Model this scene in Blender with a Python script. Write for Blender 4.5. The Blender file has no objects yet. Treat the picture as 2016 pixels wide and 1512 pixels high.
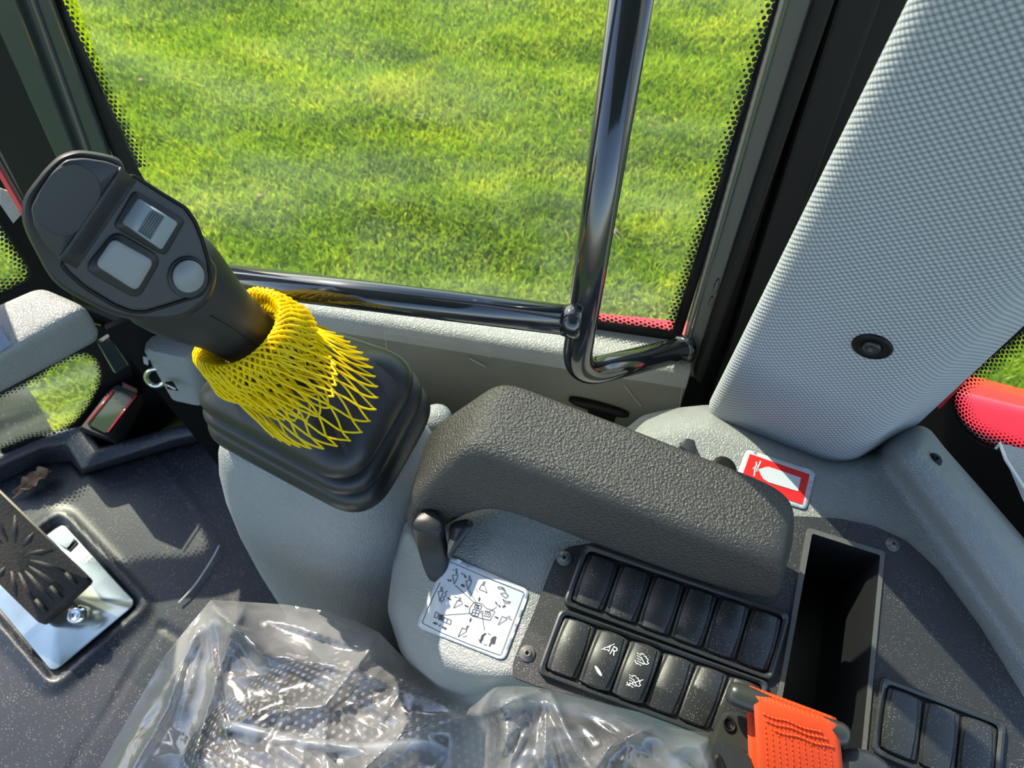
import bpy, bmesh, math, random
import numpy as np
from mathutils import Vector, Matrix, noise
from mathutils.geometry import delaunay_2d_cdt
random.seed(7)
sc = bpy.context.scene
COL = sc.collection
# ------------------------------------------------------------------ camera, light, exposure
F = 1450.0
PITCH = math.radians(60.5)
CAM = Vector((0, 0, 1.05))
FW = Vector((0, math.cos(PITCH), -math.sin(PITCH)))
UP = Vector((0, math.sin(PITCH), math.cos(PITCH)))
cd = bpy.data.cameras.new('camera')
cam = bpy.data.objects.new('camera', cd); COL.objects.link(cam)
cam.location = CAM
cam.rotation_euler = (math.pi/2 - PITCH, 0, 0)
cd.sensor_width = 36.0
cd.lens = F*36.0/2016.0
cd.clip_start = 0.02; cd.clip_end = 300
cd.dof.use_dof = True; cd.dof.focus_distance = 0.47; cd.dof.aperture_fstop = 15
sc.camera = cam
SUN_DIR = Vector((-0.54, 0.82, 0.80)).normalized()      # towards the sun
w = bpy.data.worlds.new('world'); sc.world = w; w.use_nodes = True
wn = w.node_tree.nodes; wl = w.node_tree.links
sky = wn.new('ShaderNodeTexSky'); sky.sky_type = 'NISHITA'; sky.sun_disc = False
sky.sun_elevation = math.asin(SUN_DIR.z)
sky.sun_rotation = math.atan2(SUN_DIR.x, SUN_DIR.y)
sky.air_density = 1.0; sky.dust_density = 1.2
wl.new(sky.outputs[0], wn['Background'].inputs[0]); wn['Background'].inputs[1].default_value = 0.30
sd = bpy.data.lights.new('sun', 'SUN'); sd.energy = 8.0; sd.angle = 0.009; sd.color = (1.0, 0.91, 0.74)
sun = bpy.data.objects.new('sun', sd); COL.objects.link(sun)
sun.rotation_euler = SUN_DIR.to_track_quat('Z', 'Y').to_euler(); sun.location = (0, 0, 5)
sc.view_settings.view_transform = 'Standard'; sc.view_settings.look = 'None'
sc.view_settings.gamma = 1.0; sc.view_settings.use_curve_mapping = False
sc.view_settings.exposure = 0.45
sc.cycles.max_bounces = 10; sc.cycles.transparent_max_bounces = 24

# ------------------------------------------------------------------ measuring helpers
def ray(u, v):
    return Vector(((u-1008)/F, 0, 0)) + UP*((756-v)/F) + FW
def P(u, v, z):
    d = ray(u, v); return CAM + d*((z-CAM.z)/d.z)
def PD(u, v, dep):
    return CAM + ray(u, v)*dep
def on_plane(u, v, p0, n):
    d = ray(u, v); return CAM + d*((p0-CAM).dot(n)/d.dot(n))
def lerp(a, b, t): return a + (b-a)*t
def sstep(a, b, x):
    t = min(1, max(0, (x-a)/(b-a))); return t*t*(3-2*t)

# ------------------------------------------------------------------ object helpers
ORG = {}
def reg(o, name, parent, label=None, cat=None, group=None, kind=None):
    if parent is not None: o.parent = parent
    if label: o['label'] = label
    if cat: o['category'] = cat
    if group: o['group'] = group
    if kind: o['kind'] = kind
    return o
def thing(name, label, cat, loc, group=None):
    o = bpy.data.objects.new(name, None); COL.objects.link(o)
    o.empty_display_size = 0.02
    o.location = loc; ORG[o.name] = Vector(loc)
    return reg(o, name, None, label, cat, group)
def mk(name, verts, faces, mat, parent=None, smooth=True, label=None, cat=None, group=None, kind=None, sub=0, bevel=0, uv=None, recalc=True, auto=None, solid=0):
    verts = [Vector(v) for v in verts]
    if parent is not None:
        org = ORG[parent.name]
    else:
        n = max(1, len(verts)); zmin = min(v.z for v in verts)
        org = Vector((sum(v.x for v in verts)/n, sum(v.y for v in verts)/n, zmin))
    me = bpy.data.meshes.new(name)
    me.from_pydata([tuple(v-org) for v in verts], [], faces)
    if uv is not None:
        l = me.uv_layers.new(name='UVMap')
        for lp in me.loops: l.data[lp.index].uv = uv[lp.vertex_index]
    if recalc:
        bm = bmesh.new(); bm.from_mesh(me); bmesh.ops.recalc_face_normals(bm, faces=bm.faces); bm.to_mesh(me); bm.free()
    if smooth: me.polygons.foreach_set('use_smooth', [True]*len(me.polygons))
    me.materials.append(mat)
    o = bpy.data.objects.new(name, me); COL.objects.link(o)
    if auto and smooth:
        try: me.set_sharp_from_angle(angle=math.radians(auto))
        except Exception: pass
    if parent is None: o.location = org
    ORG[o.name] = org
    if solid:
        m = o.modifiers.new('solid', 'SOLIDIFY'); m.thickness = solid; m.offset = -1
    if bevel:
        m = o.modifiers.new('bevel', 'BEVEL'); m.width = bevel; m.segments = 3; m.limit_method = 'ANGLE'; m.angle_limit = 0.6
    if sub:
        m = o.modifiers.new('sub', 'SUBSURF'); m.levels = sub; m.render_levels = sub
    return reg(o, name, parent, label, cat, group, kind)

def rpoly(c, r, seg=5):
    out = []; n = len(c); c = [Vector(x) for x in c]
    rr = r if isinstance(r, (list, tuple)) else [r]*n
    for i in range(n):
        a, b, d = c[i-1], c[i], c[(i+1) % n]
        ra = min(rr[i], (a-b).length*0.48); rd = min(rr[i], (d-b).length*0.48)
        s = b + (a-b).normalized()*ra; e = b + (d-b).normalized()*rd
        for k in range(seg+1):
            t = k/seg
            out.append(s*(1-t)**2 + b*(2*t*(1-t)) + e*t*t)
    return out
def shrink(ring, s, off=Vector((0, 0, 0))):
    c = sum(ring, Vector())/len(ring)
    return [c + (p-c)*s + off for p in ring]
def loft(rings, cap0=True, cap1=True, closed=True):
    n = len(rings[0]); vs = [p for r in rings for p in r]; fs = []
    for i in range(len(rings)-1):
        for j in range(n if closed else n-1):
            k = (j+1) % n
            fs.append((i*n+j, i*n+k, (i+1)*n+k, (i+1)*n+j))
    if cap0:
        c = len(vs); vs.append(sum(rings[0], Vector())/n)
        fs += [(c, (j+1) % n, j) for j in range(n)]
    if cap1:
        c = len(vs); vs.append(sum(rings[-1], Vector())/n); b = (len(rings)-1)*n
        fs += [(c, b+j, b+(j+1) % n) for j in range(n)]
    return vs, fs
def join(*parts):
    V, Fc = [], []
    for vs, fs in parts:
        b = len(V); V += list(vs); Fc += [tuple(i+b for i in f) for f in fs]
    return V, Fc
def tube(pts, r, n=10, cap=True):
    pts = [Vector(p) for p in pts]; rings = []
    t0 = (pts[1]-pts[0]).normalized()
    a = t0.orthogonal().normalized()
    for i, p in enumerate(pts):
        t = ((pts[i+1] if i+1 < len(pts) else p) - (pts[i-1] if i else p)).normalized()
        a = (a - t*a.dot(t)).normalized(); b = t.cross(a)
        ri = r[i] if isinstance(r, (list, tuple)) else r
        rings.append([p + (a*math.cos(2*math.pi*k/n) + b*math.sin(2*math.pi*k/n))*ri for k in range(n)])
    return loft(rings, cap, cap)
def smooth_line(pts, m=8):
    pts = [Vector(p) for p in pts]; out = []
    for i in range(len(pts)-1):
        p0 = pts[max(i-1, 0)]; p1 = pts[i]; p2 = pts[i+1]; p3 = pts[min(i+2, len(pts)-1)]
        for k in range(m):
            t = k/m
            out.append(0.5*((2*p1)+(p2-p0)*t+(2*p0-5*p1+4*p2-p3)*t*t+(3*p1-p0-3*p2+p3)*t**3))
    out.append(pts[-1]); return out
def fillet(pts, r, seg=8):
    pts = [Vector(p) for p in pts]; out = [pts[0]]
    for i in range(1, len(pts)-1):
        a, b, d = pts[i-1], pts[i], pts[i+1]
        s = b+(a-b).normalized()*r; e = b+(d-b).normalized()*r
        for k in range(seg+1):
            t = k/seg; out.append(s*(1-t)**2+b*(2*t*(1-t))+e*t*t)
    out.append(pts[-1]); return out
def lathe(c, axis, prof, n=24):
    axis = Vector(axis).normalized(); a = axis.orthogonal().normalized(); b = axis.cross(a)
    rings = [[c + axis*h + (a*math.cos(2*math.pi*k/n)+b*math.sin(2*math.pi*k/n))*r for k in range(n)] for r, h in prof]
    return loft(rings)
def inpoly(x, y, poly):
    c = False; n = len(poly); j = n-1
    for i in range(n):
        xi, yi = poly[i]; xj, yj = poly[j]
        if (yi > y) != (yj > y) and x < (xj-xi)*(y-yi)/(yj-yi)+xi: c = not c
        j = i
    return c
def dpoly(x, y, poly, closed=True):
    best = 1e9; n = len(poly)
    for i in range(n if closed else n-1):
        x1, y1 = poly[i]; x2, y2 = poly[(i+1) % n]
        dx, dy = x2-x1, y2-y1; L = dx*dx+dy*dy
        t = 0 if L == 0 else max(0, min(1, ((x-x1)*dx+(y-y1)*dy)/L))
        d = (x-x1-t*dx)**2+(y-y1-t*dy)**2
        if d < best: best = d
    return math.sqrt(best)
def sdline(x, y, line):
    best = 1e9; s = 1
    for i in range(len(line)-1):
        x1, y1 = line[i]; x2, y2 = line[i+1]
        dx, dy = x2-x1, y2-y1; L = dx*dx+dy*dy
        t = max(0, min(1, ((x-x1)*dx+(y-y1)*dy)/L))
        d = (x-x1-t*dx)**2+(y-y1-t*dy)**2
        if d < best:
            best = d; s = 1 if dx*(y-y1)-dy*(x-x1) > 0 else -1
    return s*math.sqrt(best)
def dens(poly, step, closed=True):
    out = []; n = len(poly)
    for i in range(n if closed else n-1):
        a = Vector(poly[i]); b = Vector(poly[(i+1) % n]); m = max(1, int((b-a).length/step))
        out += [tuple(a.lerp(b, k/m)) for k in range(m)]
    if not closed: out.append(tuple(poly[-1]))
    return out
def r2(poly, r, seg=5):
    rr = r if not isinstance(r, (int, float)) else r
    return [(p.x, p.y) for p in rpoly([Vector((x, y, 0)) for x, y in poly], rr, seg)]
def relief(poly, zf, step, holes=(), skirt=0.0, hskirt=0.0, extra=()):
    """surface over a plan outline with holes, real height from zf; sides drop straight down"""
    loops = [dens(poly, step)] + [dens(h, step) for h in holes]
    V2 = []; E = []; rng = []
    for lp in loops:
        b = len(V2); V2 += [Vector(p) for p in lp]; n = len(lp)
        E += [(b+i, b+(i+1) % n) for i in range(n)]; rng.append((b, n))
    xs = [p[0] for p in poly]; ys = [p[1] for p in poly]
    y = min(ys); row = 0
    while y < max(ys):
        x = min(xs) + (step*0.5 if row % 2 else 0)
        while x < max(xs):
            if inpoly(x, y, poly) and dpoly(x, y, poly) > step*0.45 and not any(inpoly(x, y, h) or dpoly(x, y, h) < step*0.45 for h in holes):
                V2.append(Vector((x, y)))
            x += step
        y += step*0.87; row += 1
    ov, oe, of, _, _, _ = delaunay_2d_cdt(V2, E, [], 0, 1e-4)
    fs = []
    for f in of:
        cx = sum(ov[i].x for i in f)/len(f); cy = sum(ov[i].y for i in f)/len(f)
        if inpoly(cx, cy, poly) and not any(inpoly(cx, cy, h) for h in holes): fs.append(tuple(f))
    vs = [P(q.x, q.y, zf(q.x, q.y)) for q in ov]
    for li, (b, n) in enumerate(rng):
        dz = skirt if li == 0 else hskirt
        if dz:
            nb = len(vs)
            for i in range(n):
                p = P(loops[li][i][0], loops[li][i][1], zf(*loops[li][i])); vs.append(p.copy()); vs.append(p-Vector((0, 0, dz)))
            for i in range(n):
                j = (i+1) % n; fs.append((nb+2*i, nb+2*j, nb+2*j+1, nb+2*i+1))
    return vs, fs
def weld(o, d=1e-5):
    bm = bmesh.new(); bm.from_mesh(o.data); bmesh.ops.remove_doubles(bm, verts=bm.verts, dist=d)
    bmesh.ops.recalc_face_normals(bm, faces=bm.faces); bm.to_mesh(o.data); bm.free()
    o.data.polygons.foreach_set('use_smooth', [True]*len(o.data.polygons))
def ribbons(lines, wd, S):
    """flat printed strokes: lines in plan coordinates, S maps to the surface"""
    V, Fc = [], []
    for ln in lines:
        wv = wd; pts = ln
        if isinstance(ln, dict): pts = ln['p']; wv = ln.get('w', wd)
        pts = dens(pts, 12, False)
        for i in range(len(pts)-1):
            a = Vector(pts[i]); b = Vector(pts[i+1]); d = (b-a)
            if d.length < 1e-6: continue
            d.normalize(); n = Vector((-d.y, d.x))*wv/2; e = d*wv*0.25
            k = len(V); V += [S(*(a-e+n)), S(*(b+e+n)), S(*(b+e-n)), S(*(a-e-n))]; Fc.append((k, k+1, k+2, k+3))
    return V, Fc
def fills(polys, S):
    V, Fc = [], []
    for p in polys:
        k = len(V); V += [S(*q) for q in p]; Fc.append(tuple(range(k, k+len(p))))
    return V, Fc
def box_pts(c, ax, ay, az, hx, hy, hz):
    V = [c+ax*sx*hx+ay*sy*hy+az*s*hz for s in (-1, 1) for sx, sy in ((-1, -1), (1, -1), (1, 1), (-1, 1))]
    return V, [(0, 1, 2, 3), (4, 5, 6, 7), (0, 1, 5, 4), (1, 2, 6, 5), (2, 3, 7, 6), (3, 0, 4, 7)]
def prism(foot, z0, z1):
    a = [Vector((p.x, p.y, z0)) for p in foot]; b = [Vector((p.x, p.y, z1)) for p in foot]; n = len(a)
    return a+b, [tuple(range(n)), tuple(range(n, 2*n))]+[(i, (i+1) % n, n+(i+1) % n, n+i) for i in range(n)]

# ------------------------------------------------------------------ materials
def newmat(name):
    m = bpy.data.materials.new(name); m.use_nodes = True
    return m, m.node_tree.nodes, m.node_tree.links, m.node_tree.nodes['Principled BSDF']
def M(name, col, rough=0.5, metal=0, bump=None, dust=0, var=0, spec=0.5, coat=0, dustcol=(0.35, 0.34, 0.3), dscale=900):
    m, N, L, b = newmat(name)
    b.inputs['Base Color'].default_value = (*col, 1); b.inputs['Roughness'].default_value = rough
    b.inputs['Metallic'].default_value = metal; b.inputs['Specular IOR Level'].default_value = spec
    b.inputs['Coat Weight'].default_value = coat; b.inputs['Coat Roughness'].default_value = 0.08
    tc = N.new('ShaderNodeTexCoord')
    last = None
    if var:
        nz = N.new('ShaderNodeTexNoise'); nz.inputs['Scale'].default_value = 18; nz.inputs['Detail'].default_value = 6
        L.new(tc.outputs['Object'], nz.inputs['Vector'])
        mr = N.new('ShaderNodeMapRange'); mr.inputs[1].default_value = 0.3; mr.inputs[2].default_value = 0.7
        mr.inputs[3].default_value = 1-var; mr.inputs[4].default_value = 1+var
        L.new(nz.outputs[0], mr.inputs[0])
        mx = N.new('ShaderNodeVectorMath'); mx.operation = 'SCALE'; mx.inputs[0].default_value = col
        L.new(mr.outputs[0], mx.inputs['Scale']); last = mx.outputs[0]
        L.new(last, b.inputs['Base Color'])
    if dust:
        vo = N.new('ShaderNodeTexVoronoi'); vo.inputs['Scale'].default_value = dscale
        L.new(tc.outputs['Object'], vo.inputs['Vector'])
        n2 = N.new('ShaderNodeTexNoise'); n2.inputs['Scale'].default_value = 60; L.new(tc.outputs['Object'], n2.inputs['Vector'])
        th = N.new('ShaderNodeMath'); th.operation = 'MULTIPLY'; th.inputs[1].default_value = 0.32*dust; L.new(n2.outputs[0], th.inputs[0])
        lt = N.new('ShaderNodeMath'); lt.operation = 'LESS_THAN'; L.new(vo.outputs['Distance'], lt.inputs[0]); L.new(th.outputs[0], lt.inputs[1])
        mm = N.new('ShaderNodeMixRGB'); mm.inputs[2].default_value = (*dustcol, 1)
        L.new(lt.outputs[0], mm.inputs[0])
        if last: L.new(last, mm.inputs[1])
        else: mm.inputs[1].default_value = (*col, 1)
        L.new(mm.outputs[0], b.inputs['Base Color'])
    if bump:
        kind, s, st = bump[:3]; dist = bump[3] if len(bump) > 3 else 0.0006
        bp = N.new('ShaderNodeBump'); bp.inputs['Strength'].default_value = st; bp.inputs['Distance'].default_value = dist
        if kind == 'leather':
            n0 = N.new('ShaderNodeTexNoise'); n0.inputs['Scale'].default_value = s*0.35; n0.inputs['Detail'].default_value = 2
            L.new(tc.outputs['Object'], n0.inputs['Vector'])
            ad = N.new('ShaderNodeVectorMath'); ad.operation = 'SCALE'; ad.inputs['Scale'].default_value = 0.006
            L.new(n0.outputs['Color'], ad.inputs[0])
            a2 = N.new('ShaderNodeVectorMath'); a2.operation = 'ADD'; L.new(tc.outputs['Object'], a2.inputs[0]); L.new(ad.outputs[0], a2.inputs[1])
            vo = N.new('ShaderNodeTexVoronoi'); vo.feature = 'DISTANCE_TO_EDGE'; vo.inputs['Scale'].default_value = s
            L.new(a2.outputs[0], vo.inputs['Vector'])
            mr = N.new('ShaderNodeMapRange'); mr.inputs[1].default_value = 0; mr.inputs[2].default_value = 0.22; L.new(vo.outputs['Distance'], mr.inputs[0])
            L.new(mr.outputs[0], bp.inputs['Height'])
        else:
            nz = N.new('ShaderNodeTexNoise'); nz.inputs['Scale'].default_value = s; nz.inputs['Detail'].default_value = 3
            L.new(tc.outputs['Object'], nz.inputs['Vector']); L.new(nz.outputs[0], bp.inputs['Height'])
        L.new(bp.outputs[0], b.inputs['Normal'])
    return m
m_grey = M('grey_grained_plastic', (0.26, 0.272, 0.27), 0.46, bump=('leather', 420, 0.55, 0.0007), var=0.04)
m_greyL = M('pale_grey_grained_plastic', (0.38, 0.385, 0.37), 0.42, bump=('leather', 380, 0.5, 0.0007), var=0.04)
m_film = M('grey_panel_film', (0.24, 0.235, 0.21), 0.16, bump=('noise', 60, 0.12, 0.002), var=0.1, spec=0.6)
m_rub = M('black_rubber', (0.016, 0.017, 0.020), 0.36, dust=0.35, bump=('noise', 900, 0.1, 0.0003))
m_arm = M('textured_black_foam', (0.042, 0.039, 0.035), 0.36, bump=('noise', 640, 1.0, 0.0016), dust=0.35, spec=0.55)
m_joy = M('black_grip_plastic', (0.018, 0.019, 0.022), 0.42, spec=0.4, bump=('noise', 1500, 0.15, 0.0002))
m_joy2 = M('black_face_plastic', (0.028, 0.029, 0.034), 0.48, bump=('noise', 1800, 0.12, 0.0002))
m_btn = M('grey_button_plastic', (0.22, 0.23, 0.24), 0.42)
m_plate = M('black_speckled_plate', (0.026, 0.027, 0.031), 0.50, dust=1.0, bump=('noise', 1600, 0.5, 0.0004), dustcol=(0.30, 0.29, 0.26))
m_rock = M('dusty_black_rocker', (0.030, 0.031, 0.032), 0.42, dust=.75, bump=('noise', 1500, 0.3, 0.0003), dustcol=(0.4, 0.38, 0.33), dscale=750)
m_rim = M('satin_black_plastic', (0.028, 0.03, 0.033), 0.33, dust=0.6)
m_edge = M('worn_grey_black_rim', (0.10, 0.10, 0.095), 0.35, dust=0.8)
m_glossblk = M('gloss_black_paint', (0.012, 0.014, 0.020), 0.10, bump=('noise', 25, 0.05, 0.002), spec=0.8, coat=0.6)
m_pillar = M('dark_green_grey_paint', (0.035, 0.045, 0.045), 0.20, bump=('noise', 40, 0.15, 0.002), dust=0.3, coat=0.4)
m_black = M('black_trim', (0.006, 0.006, 0.007), 0.5, spec=0.25)
m_floor = M('dark_rubber_mat', (0.014, 0.017, 0.024), 0.42, bump=('noise', 500, 0.35, 0.0006), dust=1.0, dscale=330, dustcol=(0.22, 0.18, 0.13), var=0.25)
m_zinc = M('zinc_plated_steel', (0.56, 0.60, 0.55), 0.22, metal=0.85, var=0.18, bump=('noise', 30, 0.12, 0.002))
m_chrome = M('bright_steel', (0.7, 0.7, 0.68), 0.15, metal=1)
m_pedal = M('pedal_rubber', (0.022, 0.018, 0.014), 0.6, var=0.35, bump=('noise', 300, 0.6, 0.0012), dust=0.5, dustcol=(0.3, 0.22, 0.13), dscale=400)
m_leaf = M('dry_leaf', (0.24, 0.13, 0.07), 0.6, var=0.3, bump=('noise', 200, 0.5, 0.001))
m_yel = M('yellow_plastic_net', (1.0, 0.80, 0.0), 0.35)
m_yel.node_tree.nodes['Principled BSDF'].inputs['Subsurface Weight'].default_value = 0.0
m_white = M('sticker_white', (0.50, 0.54, 0.59), 0.35)
m_ink = M('black_ink', (0.02, 0.02, 0.025), 0.4)
m_redp = M('sticker_red', (0.72, 0.02, 0.02), 0.35)
m_icon = M('white_icon', (0.8, 0.8, 0.78), 0.4)
m_red = M('red_body_paint', (0.78, 0.012, 0.03), 0.22, coat=0.5)
m_orange = M('orange_webbing', (0.84, 0.062, 0.003), 0.62)
m_orange2 = M('orange_thread', (0.84, 0.080, 0.010), 0.6)
m_buck = M('olive_black_buckle', (0.035, 0.036, 0.032), 0.33, dust=0.2)
m_tyre = M('dusty_tyre', (0.045, 0.055, 0.05), 0.75, dust=1.4, dscale=60, bump=('noise', 40, 0.7, 0.01), dustcol=(0.2, 0.2, 0.18))
m_soil = M('soil_under_grass', (0.045, 0.095, 0.010), 0.95, var=0.4)
m_roof = M('cab_headliner', (0.22, 0.23, 0.24), 0.8)
m_line = M('clear_plastic_strip', (0.5, 0.5, 0.48), 0.2)

# webbing weave
def weave_mat():
    m = m_orange; N = m.node_tree.nodes; L = m.node_tree.links; b = N['Principled BSDF']
    tc = N.new('ShaderNodeTexCoord'); w1 = N.new('ShaderNodeTexWave'); w1.inputs['Scale'].default_value = 420; w1.bands_direction = 'DIAGONAL'
    L.new(tc.outputs['Object'], w1.inputs['Vector'])
    bp = N.new('ShaderNodeBump'); bp.inputs['Strength'].default_value = 0.7; bp.inputs['Distance'].default_value = 0.0005
    L.new(w1.outputs['Fac'], bp.inputs['Height']); L.new(bp.outputs[0], b.inputs['Normal'])
    b.inputs['Sheen Weight'].default_value = 0.0
weave_mat()
# net: let light through a little
def net_mat():
    N = m_yel.node_tree.nodes; L = m_yel.node_tree.links; b = N['Principled BSDF']
    tr = N.new('ShaderNodeBsdfTranslucent'); tr.inputs[0].default_value = (1.0, 0.86, 0.02, 1)
    mx = N.new('ShaderNodeMixShader'); mx.inputs[0].default_value = 0.45
    L.new(b.outputs[0], mx.inputs[1]); L.new(tr.outputs[0], mx.inputs[2]); L.new(mx.outputs[0], N['Material Output'].inputs[0])
net_mat()
# pad fabric: staggered woven pips from UV
def lattice(N, L, uvout, sy=1.732):
    """distance to nearest point of a staggered lattice"""
    outs = []
    for ox, oy in ((0, 0), (0.5, sy/2)):
        a = N.new('ShaderNodeVectorMath'); a.operation = 'ADD'; a.inputs[1].default_value = (ox, oy, 0); L.new(uvout, a.inputs[0])
        d = N.new('ShaderNodeVectorMath'); d.operation = 'DIVIDE'; d.inputs[1].default_value = (1, sy, 1); L.new(a.outputs[0], d.inputs[0])
        f = N.new('ShaderNodeVectorMath'); f.operation = 'FRACTION'; L.new(d.outputs[0], f.inputs[0])
        s = N.new('ShaderNodeVectorMath'); s.operation = 'SUBTRACT'; s.inputs[1].default_value = (0.5, 0.5, 0); L.new(f.outputs[0], s.inputs[0])
        q = N.new('ShaderNodeVectorMath'); q.operation = 'MULTIPLY'; q.inputs[1].default_value = (1, sy, 0); L.new(s.outputs[0], q.inputs[0])
        ln = N.new('ShaderNodeVectorMath'); ln.operation = 'LENGTH'; L.new(q.outputs[0], ln.inputs[0]); outs.append(ln.outputs['Value'])
    mn = N.new('ShaderNodeMath'); mn.operation = 'MINIMUM'; L.new(outs[0], mn.inputs[0]); L.new(outs[1], mn.inputs[1])
    return mn.outputs[0]
def fabric_mat():
    m, N, L, b = newmat('woven_grey_fabric')
    uv = N.new('ShaderNodeUVMap'); uv.uv_map = 'UVMap'
    d = lattice(N, L, uv.outputs[0], 1.0)
    mr = N.new('ShaderNodeMapRange'); mr.inputs[1].default_value = 0.12; mr.inputs[2].default_value = 0.46
    mr.inputs[3].default_value = 1; mr.inputs[4].default_value = 0; L.new(d, mr.inputs[0])
    mx = N.new('ShaderNodeMixRGB'); mx.inputs[1].default_value = (0.14, 0.15, 0.17, 1); mx.inputs[2].default_value = (0.46, 0.49, 0.53, 1)
    L.new(mr.outputs[0], mx.inputs[0]); L.new(mx.outputs[0], b.inputs['Base Color'])
    bp = N.new('ShaderNodeBump'); bp.inputs['Strength'].default_value = 0.6; bp.inputs['Distance'].default_value = 0.0008
    L.new(mr.outputs[0], bp.inputs['Height']); L.new(bp.outputs[0], b.inputs['Normal'])
    b.inputs['Roughness'].default_value = 0.75; b.inputs['Sheen Weight'].default_value = 0.25
    return m
m_fab = fabric_mat()
def frit_mat():
    m, N, L, b = newmat('printed_black_dots')
    uv = N.new('ShaderNodeUVMap'); uv.uv_map = 'UVMap'
    d = lattice(N, L, uv.outputs[0])
    sx = N.new('ShaderNodeSeparateXYZ'); L.new(uv.outputs[0], sx.inputs[0])
    at = N.new('ShaderNodeAttribute'); at.attribute_name = 'fade'
    mr = N.new('ShaderNodeMapRange'); mr.inputs[3].default_value = 0.12; mr.inputs[4].default_value = 0.60
    L.new(at.outputs['Fac'], mr.inputs[0])
    lt = N.new('ShaderNodeMath'); lt.operation = 'LESS_THAN'; L.new(d, lt.inputs[0]); L.new(mr.outputs[0], lt.inputs[1])
    tr = N.new('ShaderNodeBsdfTransparent'); mx = N.new('ShaderNodeMixShader')
    b.inputs['Base Color'].default_value = (0.006, 0.006, 0.006, 1); b.inputs['Roughness'].default_value = 0.5
    L.new(lt.outputs[0], mx.inputs[0]); L.new(tr.outputs[0], mx.inputs[1]); L.new(b.outputs[0], mx.inputs[2])
    L.new(mx.outputs[0], N['Material Output'].inputs[0]); return m
m_frit = frit_mat()
def glass_mat(name='window_glass', haze=0.03):
    m, N, L, b = newmat(name)
    tr = N.new('ShaderNodeBsdfTransparent'); tr.inputs[0].default_value = (0.90, 0.94, 0.90, 1)
    gl = N.new('ShaderNodeBsdfGlossy'); gl.inputs['Roughness'].default_value = 0.02
    lw = N.new('ShaderNodeLayerWeight'); lw.inputs[0].default_value = 0.5
    pw = N.new('ShaderNodeMath'); pw.operation = 'POWER'; pw.inputs[1].default_value = 5; L.new(lw.outputs['Facing'], pw.inputs[0])
    fr = N.new('ShaderNodeMath'); fr.operation = 'MULTIPLY_ADD'; fr.inputs[1].default_value = .92; fr.inputs[2].default_value = .035; L.new(pw.outputs[0], fr.inputs[0])
    mx = N.new('ShaderNodeMixShader'); L.new(fr.outputs[0], mx.inputs[0]); L.new(tr.outputs[0], mx.inputs[1]); L.new(gl.outputs[0], mx.inputs[2])
    # faint streaky haze painted in for hazy reflections on the pane
    tc = N.new('ShaderNodeTexCoord'); mp = N.new('ShaderNodeMapping'); mp.inputs['Scale'].default_value = (4, 4, 14); L.new(tc.outputs['Object'], mp.inputs[0])
    nz = N.new('ShaderNodeTexNoise'); nz.inputs['Scale'].default_value = 1.3; nz.inputs['Detail'].default_value = 5; L.new(mp.outputs[0], nz.inputs[0])
    mr = N.new('ShaderNodeMapRange'); mr.inputs[1].default_value = 0.45; mr.inputs[2].default_value = 0.8; mr.inputs[3].default_value = 0.01; mr.inputs[4].default_value = haze*2
    L.new(nz.outputs[0], mr.inputs[0])
    df = N.new('ShaderNodeBsdfTranslucent'); df.inputs[0].default_value = (0.8, 0.85, 0.75, 1)
    m2 = N.new('ShaderNodeMixShader'); L.new(mr.outputs[0], m2.inputs[0]); L.new(mx.outputs[0], m2.inputs[1]); L.new(df.outputs[0], m2.inputs[2])
    L.new(m2.outputs[0], N['Material Output'].inputs[0]); return m
m_glass = glass_mat()
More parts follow.
